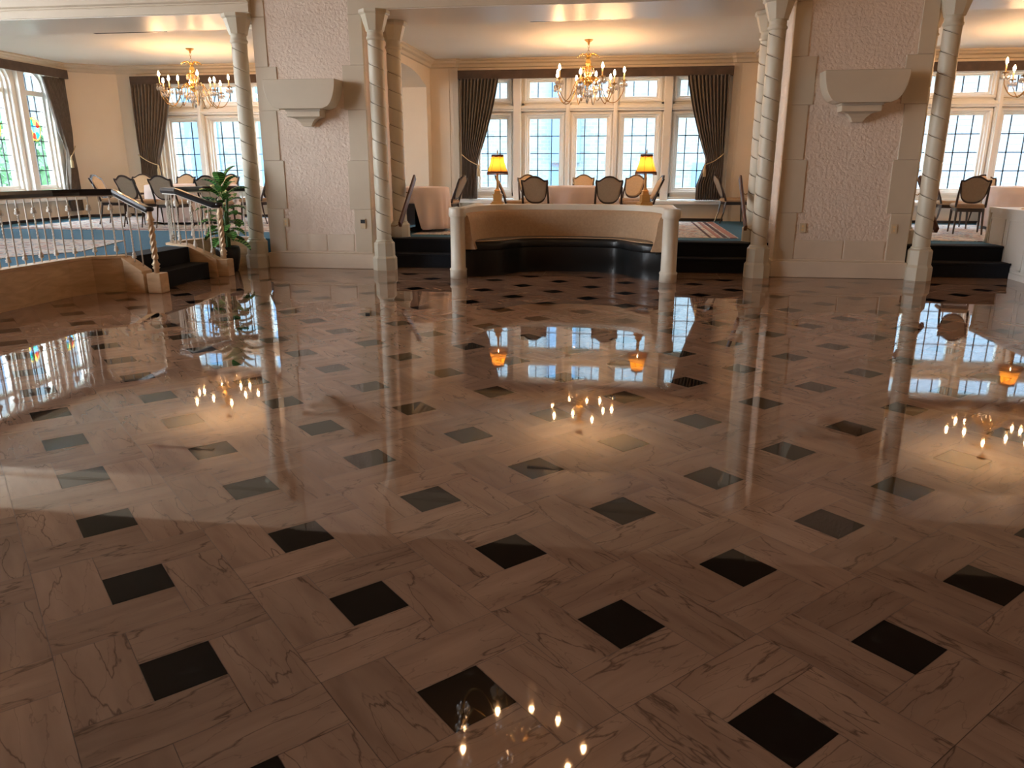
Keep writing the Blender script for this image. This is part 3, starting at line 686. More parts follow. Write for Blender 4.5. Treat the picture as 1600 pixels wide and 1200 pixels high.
# ------------------------------------------------ chairs
def chair_proto():
    t = thing('banquet_chair', '', 'chair')
    # local: faces +Y (front), back at y=-.23 ; height .90
    def outline(k, inset=0):
        pts = []
        # right half from bottom point up, then camel top
        hw = .208-inset
        P = [(0, .475+inset), (.07, .482+inset), (.13, .52+inset), (.175-inset*.5, .60), (.198-inset*.8, .70), (hw+.008, .80), (hw+.002, .845-inset)]
        T = [(.160, .838-inset), (.12, .862-inset), (.06, .895-inset), (0, .905-inset)]
        h = smoothpath([(x, z, 0) for x, z in P], 3); g = smoothpath([(x, z, 0) for x, z in [P[-1]]+T], 3)
        half = [(p.x, p.y) for p in h]+[(p.x, p.y) for p in g[1:]]
        return half+[(-x, z) for x, z in half[::-1][1:-1]]
    def yb(z): return -.225-.16*max(0, z-.44)/.46-.03*((z-.44)/.46)**2
    out = outline(0); inn = outline(0, .028); n = len(out)
    fr = MB()
    def lay(pts, dy): return [(x, yb(z)+dy, z) for x, z in pts]
    A, B, C_, D = lay(out, .017), lay(out, -.017), lay(inn, -.017), lay(inn, .017)
    for i in range(n):
        j = (i+1) % n; k = len(fr.v); fr.add([A[i], A[j], B[j], B[i], C_[i], C_[j], D[j], D[i]], [(0,1,2,3), (3,2,5,4), (4,5,6,7), (7,6,1,0)])
    for s in (-1, 1):     # stiles from the seat up to the back
        fr.tube([(s*.205, -.225, .42), (s*.205, yb(.52), .52), (s*.203, yb(.62), .62), (s*.203, yb(.74), .74)], [.019, .018, .016, .012], 6)
    fr.build('back_frame', 'darkwood', t)
    pad = MB(); c0 = (0, yb(.68)+.0, .68)
    L1 = lay(inn, .012); L2 = [(x*.86, yb(z)+.032, .69+(z-.69)*.9) for x, z in inn]
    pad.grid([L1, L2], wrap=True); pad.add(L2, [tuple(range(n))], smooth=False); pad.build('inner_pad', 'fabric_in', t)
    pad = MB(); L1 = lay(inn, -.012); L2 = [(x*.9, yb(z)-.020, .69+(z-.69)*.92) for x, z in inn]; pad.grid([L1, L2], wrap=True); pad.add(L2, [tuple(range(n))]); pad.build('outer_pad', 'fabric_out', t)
    st = MB(); rows = []
    def sq(w0, w1, z, e=0):
        return [(x*s, y, z) for x, y, s in ()]
    def seatring(z, g):
        P = [(-.20-g, -.235-g), (.20+g, -.235-g), (.235+g, .22+g), (-.235-g, .22+g)]; return [(x, y, z) for x, y in P]
    rows = [seatring(.40, -.01), seatring(.41, .005), seatring(.445, .008), seatring(.465, -.015), seatring(.475, -.06)]
    st.grid(rows, wrap=True); st.add(rows[-1], [(0,1,2,3)], smooth=True); st.add(rows[0], [(3,2,1,0)])
    o = st.build('seat', 'fabric_seat', t, bevel=.01)
    ap = MB(); ring_ = seatring(.40, -.02); lo = [(x*.98, y*.98, .345) for x, y, z in ring_]; ap.grid([ring_, lo], smooth=False, wrap=True); ap.add(lo, [(0,1,2,3)]); ap.build('apron', 'darkwood', t)
    for s in (-1, 1):
        MB().tube([(s*.205, .195, .37), (s*.215, .21, 0)], [.020, .012], 4, smooth=False).build('leg', 'darkwood', t)
        MB().tube([(s*.185, -.215, .40), (s*.19, -.25, .2), (s*.20, -.31, 0)], [.019, .016, .012], 4, smooth=False).build('leg', 'darkwood', t)
    return t
ch = chair_proto()
# (x, y, facing angle in degrees; 0 = +Y away from camera, 90 = facing -X, -90 = facing +X, 180 = towards the camera), label, group
CH = [
 (-1.42, 12.65, -2, 'grey-backed shield chair left of the cloth table, right of the left amber lamp', 'centre bay chairs'),
 (-.30, 12.65, 5, 'grey-backed shield chair at the right front of the centre table', 'centre bay chairs'),
 (-.84, 15.10, 180, 'tan chair behind the middle of the centre table, only its top showing', 'centre bay chairs'),
 (.02, 14.8, 156, 'tan shield-back chair turned inward at the right of the centre table', 'centre bay chairs'),
 (.2, 13.55, 98, 'chair seen edge-on just behind the right amber lamp', 'centre bay chairs'),
 (-1.86, 13.6, -82, 'chair seen edge-on between the left amber lamp and the centre table', 'centre bay chairs'),
 (-1.76, 14.85, -158, 'chair mostly hidden behind the left grey-backed centre chair', 'centre bay chairs'),
 (-3.28, 13.85, 84, 'chair in profile facing the cloth table at the left of the centre bay', 'centre bay chairs'),
 (2.06, 15.45, -82, 'chair in profile facing right below the right curtain of the centre bay', 'centre bay chairs'),
 (5.50, 13.6, -14, 'grey-backed chair nearest the steps of the right bay', 'right bay chairs'),
 (5.70, 14.75, -98, 'chair turned to the right at the far left of the right bay table', 'right bay chairs'),
 (6.74, 15.78, 180, 'tan chair behind the right bay table', 'right bay chairs'),
 (-9.53, 13.6, -80, 'leftmost chair in profile by the left bay wall', 'left bay chairs'),
 (-8.66, 13.05, -10, 'grey-backed chair second from the left in the left bay', 'left bay chairs'),
 (-10.2, 15.2, 192, 'tan chair top at the far left behind the left bay table', 'left bay chairs'),
 (-8.0, 12.95, 2, 'large grey-backed chair in front of the left bay table, just right of the near newel', 'left bay chairs'),
 (-9.36, 15.35, 180, 'tan chair top in the middle behind the left bay table', 'left bay chairs'),
 (-7.17, 12.95, 8, 'brown-backed chair at the right front of the left bay table', 'left bay chairs'),
 (-8.47, 15.5, 172, 'tan chair top at the right behind the left bay table', 'left bay chairs'),
 (-7.0, 14.1, 85, 'chair half hidden behind the spiral column in the left bay', 'left bay chairs'),
]
for i, (x, y, a, lab, g) in enumerate(CH):
    if i == 0: ch.location = (x, y, ZS+.0115); ch.rotation_euler = (0, 0, R(a)); ch['label'] = lab; ch['group'] = g
    else: dup(ch, (x, y, ZS+.0115), R(a), lab, g)

# ------------------------------------------------ tables
def cloth_table(x, y, r, label, clabel, lift=None, h=.71):
    z = ZS+.0115
    t = thing('round_table', label, 'table', (x, y, z), 0, 'round tables in the bays')
    MB().lathe([(r-.02, h-.03), (r-.01, h-.028), (r-.01, h-.008), (r-.02, h-.006)], seg=40).build('tabletop', 'darkwood', t)
    MB().lathe([(.26, 0), (.26, .02), (.05, .05), (.045, h-.03)], seg=20).build('pedestal', 'black', t)
    m_ = MB(); seg = 144; rows = []
    def bot(a):
        if lift is None: return .04
        c, w, hh = lift; d_ = abs((a-c+pi) % (2*pi)-pi); return .04+hh*max(0, min(1, (w-d_)/.18)) 
    for k, u in enumerate((0, .5, .96, 1.0)): rows.append([((r*u)*cos(2*pi*s/seg), (r*u)*sin(2*pi*s/seg), h+(.0 if u < 1 else -.012)) for s in range(seg)])
    for k in range(1, 7):
        f = k/6; row = []
        for s in range(seg):
            a = 2*pi*s/seg; w = sin(a*11+1)*.5+sin(a*17)*.35+sin(a*23+2)*.2; rr = r+.008+f*(.035+.045*w)
            row.append((rr*cos(a), rr*sin(a), (h-.012)*(1-f)+bot(a)*f))
        rows.append(row)
    m_.grid(rows, wrap=True)
    o = m_.build('tablecloth', 'cloth', None, solid=.003); o.location = (x, y, z+.002); tag(o, clabel, 'tablecloth', 'floor-length cloths on the round tables')
cloth_table(-.86, 13.85, .70, 'round table under the pale cloth in the middle of the centre bay', 'pale floor-length cloth on the centre bay table')
cloth_table(-3.52, 12.95, .54, 'small round table under a pale cloth at the left of the centre bay', 'pale cloth hitched up at one side behind the left steps', lift=(R(262), .50, .42))
cloth_table(-8.42, 14.3, .84, 'round table under a white cloth in the left bay', 'white floor-length cloth on the left bay table')
cloth_table(7.0, 14.62, .78, 'round table under a pale cloth in the right bay', 'pale floor-length cloth on the right bay table')
cloth_table(2.72, 14.9, .36, 'small cloth-covered table half hidden behind the right spiral columns', 'pale cloth glimpsed left of the right rear spiral column')

# ------------------------------------------------ curtains
def curtain(name_label, cx_out, cx_in, tie_in, bot_in, y, ztop, ztie, zbot, frame=None, group='brown tied-back curtains'):
    """panel hung between outer x and inner x; frame maps (u, out, z) to world"""
    t = thing('curtain', name_label, 'curtain', (0,0,0), 0, group)
    F = frame or (lambda u, o, z: (u, y-o, z))
    rows = []; K = 96; sgn = 1 if cx_in > cx_out else -1
    zs = [ztop-(ztop-zbot)*k/30 for k in range(31)]
    for z in zs:
        if z > ztie: f = (ztop-z)/(ztop-ztie); xin = cx_in+(tie_in-cx_in)*(f**1.5*.75+.25*f)
        else: f = (ztie-z)/(ztie-zbot); xin = tie_in+(bot_in-tie_in)*min(1, f*1.6)
        g = abs(z-ztie); amp = .062-.03*math.exp(-(g/.25)**2)
        row = []
        for k in range(K):
            s = k/(K-1); x = cx_out+(xin-cx_out)*s
            dr = .13*math.exp(-((z-ztie)/.5)**2)*s*0
            row.append(F(x, .05+amp*sin(s*2*pi*11+.6*sin(z*3)), z))
        rows.append(row)
    MB().grid(rows).build('drape', 'drape', t, solid=.004, fixn=False)
    tb = MB(); pts = []
    for k in range(13):
        s = k/12; x = cx_out+(tie_in+sgn*.02-cx_out)*s; pts.append(F(x, .12, ztie+.13-.22*s+.03*sin(pi*s)*-1))
    tb.tube(pts, .011, 6); tb.build('tieback', 'cord', t)
    e = pts[-1]; ts = MB(); ts.lathe([(.008, 0), (.02, -.02), (.014, -.05), (.03, -.09), (.034, -.22), (.02, -.225)], seg=10); o = ts.build('tassel', 'cord', t); o.location = e
    return t
curtain('dark brown curtain at the left of the centre bay window', -3.36, -2.60, -3.03, -3.05, WY-.14, 3.14, 1.58, .82)
curtain('dark brown curtain at the right of the centre bay window', 1.86, 1.08, 1.52, 1.36, WY-.14, 3.14, 1.58, .82)
curtain('dark brown curtain at the left of the left bay back window', -10.5, -9.62, -10.08, -10.05, WY-.14, 3.14, 1.58, .82)
lwf = lambda u, o, z: (*(LW0+LWD*u+Vector((LWD.y, -LWD.x))*(o+.02)), z)
curtain('dark brown curtain in front of the arched windows at the far left', lwu(15.34), lwu(14.80), lwu(15.18), lwu(15.04), 0, 3.2, 1.75, .55, lwf)
def valance(label, x0, x1, y=WY):
    t = MB(); t.sweep([(x0, y), (x0, y-.2), (x1, y-.2), (x1, y)], [(0, 3.13), (.02, 3.13), (.02, 3.29), (0, 3.29)]); t.box(x0, x1, y-.2, y, 3.28, 3.295)
    tag(t.build('valance', 'valance', bevel=.006), label, 'valance', 'brown box valances over the windows')
valance('long brown box valance over the centre bay window', -3.42, 1.93); valance('brown box valance over the left bay back window', -10.52, -5.2); valance('brown box valance over the right bay window', 3.6, 9.2)
t = MB(); a = LW0+LWD*(LC[3]-.8); b = LW0+LWD*lwu(15.36); nn = Vector((LWD.y, -LWD.x))
t.sweep([(*a,), (*(a+nn*.2),), (*(b+nn*.2),), (*b,)], [(0, 3.20), (.02, 3.20), (.02, 3.37), (0, 3.37)]); tag(t.build('valance', 'valance'), 'brown box valance over the arched windows', 'valance', 'brown box valances over the windows')

# ------------------------------------------------ booth
def booth(dx, label):
    t = thing('banquette_booth', label, 'booth', (dx-.815, 10.13, 0), 0, 'curved banquette booths')
    OXY = Vector((-.815, 10.13))
    a0, b0, n_ = 1.36, 1.36, 3.0
    def SE(off, k, K=64):
        th = pi*k/K; c, s = cos(th), sin(th)
        return ((a0+off)*math.copysign(abs(c)**(2/n_), c), (b0+off)*abs(s)**(2/n_)+.02)
    K = 64
    H_ = .90
    # white box: outer walls and top cap with the U cut out
    ow = MB(); w = 1.485; yb = 1.85
    def outer(k):   # match params on the rectangle
        x, y = SE(0, k); th = pi*k/K; c, s = cos(th), sin(th); m_ = max(abs(c)/w, abs(s)/yb); return (c/m_, s/m_)
    rows = [[], [], [], []]
    inner = [SE(0, k) for k in range(K+1)]; out = [outer(k) for k in range(K+1)]
    # force exact corners
    for k in range(K+1):
        pass
    cap = MB()
    cap.grid([[(x, y, H_) for x, y in inner], [(x, y, H_) for x, y in out]], smooth=False)
    cap.grid([[(x, y, H_) for x, y in inner], [(x, y, H_-.05) for x, y in inner]], smooth=False)
    cap.build('ledge', 'cream', t, fixn=False)
    sd = MB()
    sd.box(-w-.01, -w+.03, .02, yb, 0, H_-.002); sd.box(w-.03, w+.01, .02, yb, 0, H_-.002); sd.box(-w, w, yb-.03, yb+.01, 0, H_-.002)
    for s in (-1, 1):
        x = s*(w+.01)
        for (y0, y1) in ((.10, .62), (.72, 1.24), (1.34, 1.78)):
            for (u0, u1, z0, z1) in ((y0, y1, .12, .14), (y0, y1, .74, .76), (y0, y0+.02, .12, .76), (y1-.02, y1, .12, .76)): sd.box(min(x, x+s*.008), max(x, x+s*.008), u0, u1, z0, z1)
        sd.box(min(x, x+s*.02), max(x, x+s*.02), .02, yb+.01, H_-.07, H_); sd.box(min(x, x+s*.012), max(x, x+s*.012), .02, yb+.01, 0, .08)
    sd.build('side_panels', 'white', t)
    # rail lip around the back of the seat
    rl = MB(); path = [(*SE(.02, k), 0) for k in range(K+1)]
    rl.sweep(path, [(-.05, H_-.06), (.055, H_-.06), (.055, H_+.012), (.045, H_+.022), (-.04, H_+.022), (-.05, H_+.012)], smooth=False); rl.build('rail', 'cream', t)
    # upholstered back
    bk = MB(); rows = []
    for (off, z) in ((-.02, .84), (-.06, .845), (-.10, .82), (-.125, .74), (-.14, .60), (-.17, .46), (-.20, .38), (-.02, .38)): rows.append([(*SE(off, k), z) for k in range(K+1)])
    bk.grid(rows); bk.add([r[0] for r in rows], [tuple(range(8))]); bk.add([r[-1] for r in rows], [tuple(range(8))]); bk.build('backrest', 'booth', t, fixn=False)
    fc = [(.52,10.24),(.42,10.27),(.25,10.36),(.10,10.55),(-.02,10.78),(-.22,10.93),(-.82,10.98),(-1.36,10.88),(-1.56,10.66),(-1.68,10.44),(-1.90,10.31),(-2.05,10.28),(-2.15,10.24)]
    fp = smoothpath([(x-OXY.x, y-OXY.y, 0) for x, y in fc], 6); nf = len(fp)
    back = []
    for i in range(nf):
        k = K*i/(nf-1); back.append(SE(-.14, k))
    def ins(i, d_):
        p = fp[i]; b = Vector((*back[i], 0)); v = b-p; L = v.length or 1; return p+v/L*min(d_, L*.6)
    cu = MB(); rows = [[(*back[i], .47) for i in range(nf)], [(*(ins(i, .25)).xy, .485) for i in range(nf)], [(*(ins(i, .08)).xy, .485) for i in range(nf)], [(*(ins(i, .01)).xy, .470) for i in range(nf)], [(*(ins(i, -.012)).xy, .435) for i in range(nf)], [(*(ins(i, -.012)).xy, .375) for i in range(nf)], [(*(ins(i, .004)).xy, .350) for i in range(nf)], [(*back[i], .350) for i in range(nf)]]
    cu.grid(rows); cu.add([r[0] for r in rows], [tuple(range(8))]); cu.add([r[-1] for r in rows], [tuple(range(8))]); cu.build('seat_cushion', 'leather', t, fixn=False)
    pp = MB(); pp.tube([(*(ins(i, .012)).xy, .478) for i in range(nf)], .006, 6); pp.build('edge_strip', 'booth', t)  # thin tan strip along the front edge of the seat
    bs = MB(); rows = [[(*(ins(i, .008)).xy, .36) for i in range(nf)], [(*(ins(i, .010)).xy, .16) for i in range(nf)], [(*(ins(i, .016)).xy, .15) for i in range(nf)], [(*(ins(i, .02)).xy, .0) for i in range(nf)]]
    bs.grid(rows); bs.build('seat_base', 'leather', t, fixn=False)
    for s in (-1, 1):
        p = MB(); p.lathe([(.112, 0), (.112, .10), (.118, .115), (.112, .13), (.100, .14), (.098, .80), (.112, .815), (.118, .83), (.118, .915), (.105, .935)], seg=32); o = p.build('post', 'cream', t); o.location = (s*1.395, 0, 0)
        if True:
            p2 = MB(); p2.lathe([(.06, ZS+.01), (.055, ZS+.1), (.055, .80), (.065, .83), (.065, .90), (.055, .905)], seg=20); o = p2.build('rear_post', 'cream', t); o.location = (s*1.46, yb-.02, 0)
    return t
booth(0, 'cream banquette booth with black leather seat in front of the centre bay'); booth(7.46, 'white panelled side of a booth at the right edge of the photo')

# ------------------------------------------------ table lamps
def lamp():
    t = thing('table_lamp', '', 'lamp')
    b = MB(); b.box(-.095, .095, -.095, .095, 0, .03); b.box(-.08, .08, -.08, .08, .03, .05); b.box(-.06, .06, -.06, .06, .05, .14); b.box(-.07, .07, -.07, .07, .14, .155)
    rows = [[(-w, -w, z), (w, -w, z), (w, w, z), (-w, w, z)] for w, z in ((.05, .155), (.038, .20), (.048, .205), (.03, .225), (.018, .25), (.013, .46))]
    b.grid(rows, smooth=False, wrap=True); b.build('base', 'gold_lamp', t, bevel=.003)
    s = MB(); prof = [(.152, .465), (.140, .50), (.118, .56), (.100, .62), (.090, .68), (.086, .715)]; rows = []
    for r, z in prof: rows.append([(r*(1+.02*cos(6*a))*cos(a), r*(1+.02*cos(6*a))*sin(a), z) for a in [2*pi*k/48 for k in range(48)]])
    sh = s.grid(rows, wrap=True).build('lamp_shade', 'shade', t, solid=.002, fixn=False)
    tr = MB(); tr.lathe([(.155, .455), (.158, .47), (.150, .485), (.144, .484)], seg=48, cap=False); tr.lathe([(.088, .69), (.091, .70), (.091, .725), (.087, .726)], seg=48, cap=False)
    for k in range(48): a = 2*pi*k/48; tr.tube([(.154*cos(a), .154*sin(a), .457), (.155*cos(a), .155*sin(a), .435)], [.004, .006], 5)
    for k in range(6): a = 2*pi*k/6; tr.tube([(r*1.025*cos(a), r*1.025*sin(a), z) for r, z in prof], .0025, 4)
    tr.build('braid_trim', 'shadetrim', sh)
    MB().lathe([(.006, .46), (.006, .55), (.02, .555), (.03, .59), (.022, .63), (.004, .64)], seg=12).build('bulb', 'lampbulb', t)
    MB().lathe([(.003, .64), (.004, .73), (.014, .74), (.010, .75), (.012, .76), (.006, .785), (.002, .80)], seg=12).build('finial', 'agedbrass', t)
    sp = MB()
    for k in range(3): a = 2*pi*k/3; sp.tube([(0, 0, .722), (.088*cos(a), .088*sin(a), .718)], .002, 4)
    sp.build('shade_spider', 'agedbrass', t)
    return t
lm = lamp(); lm['label'] = 'lit amber table lamp on the left of the booth ledge'; lm['group'] = 'amber table lamps'; lm.location = (-1.92, 11.66, .901)
dup(lm, (.27, 11.66, .901), .3, 'dimmer amber table lamp on the right of the booth ledge')
dup(lm, (5.62, 11.62, .901), .3, 'amber table lamp just beyond the right edge, seen in the floor reflection')
cdm = MB(); cdm.tube(smoothpath([(5.60, 11.50, .912), (5.5, 11.3, .912), (5.42, 11.45, .912), (5.50, 11.5, .918), (5.36, 11.28, .912), (5.30, 11.2, .912), (5.24, 11.3, .912), (5.33, 11.4, .912)], 6), .006, 6); tag(cdm.build('power_cord', 'rope'), 'coiled pale lamp cord lying on the right booth ledge', 'cord')

# ------------------------------------------------ chandeliers
def chandelier():
    t = thing('chandelier', '', 'chandelier')      # origin at the ceiling, hangs down 1.07
    MB().lathe([(.075, 0), (.072, -.012), (.05, -.03), (.022, -.045), (.018, -.075), (.008, -.08)], seg=24).build('canopy', 'agedbrass', t)
    c = MB()
    for k in range(4):
        z = -.085-.04*k; pts = []
        for q in range(12): a = 2*pi*q/12; x = .014*cos(a); y = .026*sin(a); pts.append((x, 0, z-.022+y) if k % 2 == 0 else (0, x, z-.022+y))
        c.tube(pts, .0035, 5, closed=True)
    c.build('chain', 'agedbrass', t)
    MB().lathe([(.006, -.235), (.03, -.25), (.045, -.27), (.028, -.30), (.045, -.34), (.055, -.38), (.038, -.42), (.05, -.46), (.07, -.50), (.075, -.54), (.055, -.58), (.07, -.62), (.085, -.66), (.075, -.70), (.03, -.73), (.012, -.75), (.016, -.78), (.006, -.80)], seg=20).build('stem', 'brass', t)
    lf = MB()
    for k in range(10):     # crown of leaves
        a = 2*pi*k/10; pts = [(r*cos(a), r*sin(a), z) for r, z in ((.02, -.26), (.06, -.235), (.11, -.225), (.16, -.25), (.185, -.275))]; lf.tube(pts, [.004, .009, .010, .006, .002], 5)
    lf.build('crown_leaves', 'brass', t)
    sc = MB()
    for k in range(10):     # scrolls and leaves round the lower stem
        a = 2*pi*(k+.5)/10; sc.tube([(r*cos(a), r*sin(a), z) for r, z in ((.03, -.44), (.08, -.42), (.10, -.46), (.07, -.50))], [.006, .007, .006, .003], 5)
        sc.tube([(r*cos(a), r*sin(a), z) for r, z in ((.05, -.70), (.09, -.64), (.14, -.60), (.17, -.63), (.15, -.67))], [.008, .010, .010, .007, .003], 5)
    sc.build('scrolls', 'brass', t)
    drop = MB()
    drop.lathe([(.001, 0), (.008, -.010), (.001, -.020)], seg=6, smooth=False); drop.lathe([(.001, -.022), (.014, -.045), (.017, -.062), (.010, -.080), (.001, -.092)], seg=8, smooth=False)
    first = [None]
    def hang(parent, p, s=1.0):
        if first[0] is None: first[0] = o = drop.build('crystal_drop', 'crystal', parent)
        else: o = first[0].copy(); C.objects.link(o); o.parent = parent
        o.location = p; o.scale = (s, s, s); return o
    arm_m = bul_m = None
    for k in range(10):
        a = 2*pi*k/10+.13; low = k % 2; ro = .60 if low else .46; zc = -.62 if low else -.56
        rr = .62 if k % 2 == 0 else .52; zt = -.60 if k % 2 == 0 else -.68
        pr2 = [(.05, -.66), (.14, -.60), (.22, -.70), (.30, -.90), (.40, -1.0), (.50*rr/.6, -.97), (rr-.01, -.82), (rr, zt-.06)]
        pts = smoothpath([(r*cos(a), r*sin(a), z) for r, z in pr2], 5)
        ar = MB(); ar.tube(pts, .0075, 6); arm = ar.build('arm', 'agedbrass', t)
        x, y = rr*cos(a), rr*sin(a)
        MB().lathe([(.008, zt-.07), (.018, zt-.06), (.050, zt-.045), (.052, zt-.038), (.014, zt-.035), (.014, zt-.02)], x, y, 16).build('drip_pan', 'agedbrass', arm)
        MB().lathe([(.012, zt-.03), (.012, zt+.085)], x, y, 10).build('candle_sleeve', 'candle', arm)
        MB().lathe([(.008, zt+.085), (.018, zt+.10), (.021, zt+.120), (.013, zt+.15), (.002, zt+.175)], x, y, 10).build('candle_bulb', 'bulb', arm)
        for q in range(6):
            b = 2*pi*q/6; hang(arm, (x+.052*cos(b), y+.052*sin(b), zt-.045), 1.25)
    for k in range(20):
        a = 2*pi*k/20; hang(t, (.16*cos(a), .13*sin(a), -.75-.02*(k % 2)), 1.25); 
        if k % 2: hang(t, (.07*cos(a), .07*sin(a), -.82), 1.3); hang(t, (.10*cos(a), .10*sin(a), -.44), 1.1); hang(t, (.21*cos(a), .21*sin(a), -.72), 1.1)
    hang(t, (0, 0, -.86), 1.8)
    return t
cd = chandelier(); cd.location = (-.73, 14.0, ZC); cd['label'] = 'brass and crystal chandelier lit over the centre bay table'; cd['group'] = 'brass and crystal candle chandeliers'
dup(cd, (-7.95, 13.95, ZC), .2, 'lit brass and crystal chandelier in the left bay')
dup(cd, (6.42, 13.7, ZC), .35, 'lit chandelier cut by the right edge of the photo')
dup(cd, (-.8, 5.9, ZH), .1, 'hall chandelier seen only as a reflection in the near floor')
dup(cd, (-7.6, 5.9, ZH), .5, 'added chandelier over the left of the hall, out of frame, lighting the piers')  # unseen lamp added to light the piers from the left
dup(cd, (6.2, 6.2, ZH), .5, 'added chandelier over the right of the hall, out of frame, lighting the piers')  # unseen lamp added for warm light on the right pier

# ------------------------------------------------ balustrades
def twisted(mb, p, z0, z1, r=.008, turns=2.2, pts=40):
    rows = []
    for k in range(pts+1):
        f = k/pts; z = z0+(z1-z0)*f; tw = 0 if f < .12 or f > .88 else (f-.12)/.76*turns*pi
        rows.append([(p[0]+r*1.25*cos(tw+q*pi/2+pi/4), p[1]+r*1.25*sin(tw+q*pi/2+pi/4), z) for q in range(4)])
    mb.grid(rows, smooth=False, wrap=True)
def collar(mb, p, z, r): mb.lathe([(.009, z-.02), (r*.7, z-.016), (r, z-.006), (r*.6, z), (r, z+.006), (r*.7, z+.016), (.009, z+.02)], p[0], p[1], 10)
def balustrade(label, path, tops, bases, newel, name='balustrade', spacing=.115, start=0):
    t = thing(name, label, 'railing', (0,0,0), 0, 'white balustrades with black handrails')
    P = [Vector((*p, z)) for p, z in zip(path, tops)]
    hr = MB(); prof = [(-.036, -.066), (.036, -.066), (.042, -.03), (.034, .006), (-.034, .006), (-.042, -.03)]
    hr.sweep([tuple(p) for p in P], prof); hr.build('handrail', 'rail', t, bevel=.004)
    um = MB(); um.sweep([tuple(p) for p in P], [(-.02, -.080), (.02, -.080), (.02, -.066), (-.02, -.066)]); um.build('rail_bar', 'iron', t)
    # balusters at even spacing
    L = [0]
    for i in range(1, len(P)): L.append(L[-1]+(P[i].xy-P[i-1].xy).length)
    s = spacing*.5; k = 0
    while s < L[-1]-.06:
        i = max(j for j in range(len(L)-1) if L[j] <= s); f = (s-L[i])/(L[i+1]-L[i]); q = P[i].lerp(P[i+1], f); zb = bases[i]+(bases[i+1]-bases[i])*f
        mb = MB(); p = (q.x, q.y)
        if k % 2 == 0:
            mb.lathe([(.008, zb), (.0075, q.z-.076)], *p, 8)
        else:
            h = q.z-.076-zb; mb.lathe([(.008, zb), (.007, zb+.12*h)], *p, 8); twisted(mb, p, zb+.12*h, zb+.82*h, .009, 5); mb.lathe([(.007, zb+.82*h), (.008, q.z-.076)], *p, 8)
            collar(mb, p, zb+.09*h, .030); collar(mb, p, zb+.135*h, .022); collar(mb, p, zb+.79*h, .034); collar(mb, p, zb+.835*h, .024)
        mb.build('baluster', 'iron', t); s += spacing; k += 1
    nx, ny, zb, zt = newel; nb = MB()
    nb.lathe([(.03, zb), (.03, zb+.04), (.045, zb+.06), (.03, zb+.075), (.05, zb+.10), (.03, zb+.125), (.022, zb+.16)], nx, ny, 12)
    rows = []
    for k in range(41):
        f = k/40; z = zb+.16+(zt-.2-zb-.16)*f; tw = f*5*pi; r = .030
        rows.append([(nx+r*(1+.25*cos(4*b))*cos(b+tw*.5), ny+r*(1+.25*cos(4*b))*sin(b+tw*.5), z) for b in [2*pi*q/16 for q in range(16)]])
    nb.grid(rows, wrap=True)
    nb.lathe([(.024, zt-.21), (.04, zt-.19), (.028, zt-.17), (.05, zt-.15), (.03, zt-.125), (.028, zt-.10), (.028, zt-.04)], nx, ny, 12); nb.build('newel_post', 'newel', t)
    cp = MB(); cp.lathe([(.04, zt-.05), (.05, zt-.04), (.055, zt-.02), (.045, zt), (.02, zt+.006)], nx, ny, 16); cp.build('newel_cap', 'rail', t)
RZ = 1.195
ed = [(-6.40, 5.2), (-6.42, 7.0), (-6.40, 7.95), (-6.28, 8.26), (-5.97, 8.44), (-5.52, 8.38)]
balustrade('white twisted balustrade with black handrail along the left raised floor', ed, [RZ, RZ, RZ, RZ, RZ, 1.0], [.43, .43, .43, .43, .43, .24], (-5.50, 8.38, .235, 1.0), start=1)
balustrade('short balustrade with sloping black handrail behind the potted plant', [(-5.42, 9.86), (-5.52, 9.84), (-6.0, 9.80), (-6.30, 9.98), (-6.38, 10.35), (-6.20, 10.80), (-5.85, 11.02), (-5.56, 11.08)], [.985, .985, 1.165, 1.17, 1.17, 1.17, 1.17, 1.17], [.235, .24, .43, .43, .43, .43, .43, .43], (-5.44, 9.86, .235, .985))

# ------------------------------------------------ step handrails on the columns
def handrail(x, lab, s):
    t = thing('step_handrail', lab, 'handrail', (0,0,0), 0, 'mahogany rails beside the steps')
    a, b = Vector((x, 10.98, .64)), Vector((x, 11.88, 1.30)); d_ = (b-a).normalized(); up = Vector((0, -d_.z, d_.y))
    m_ = MB(); w = .02; h = .045; vs = []
    for p in (a, b):
        for i, j in ((-w, -h), (w, -h), (w, h*.6), (w*.6, h), (-w*.6, h), (-w, h*.6)): vs.append(p+Vector((i, 0, 0))+up*j)
    m_.add(vs, [tuple(range(6)), tuple(range(6, 12))[::-1]]+[(i, (i+1)%6, (i+1)%6+6, i+6) for i in range(6)]); m_.build('rail', 'redwood', t, bevel=.004)
    for f in (.12, .80):
        p = a.lerp(b, f); cy = 10.84 if f < .5 else 11.68
        br = MB(); br.tube([p-up*.04, p-up*.08, (x+s*.06, (p.y+cy)/2, p.z-.10), (x+s*.09, cy, p.z-.09)], .007, 6); br.build('bracket', 'agedbrass', t)
handrail(-3.26, 'mahogany step rail leaning up beside the left spiral columns', -1); handrail(1.64, 'mahogany step rail beside the right spiral columns', 1); handrail(4.10, 'dark step rail beside the column at the right bay steps', -1)

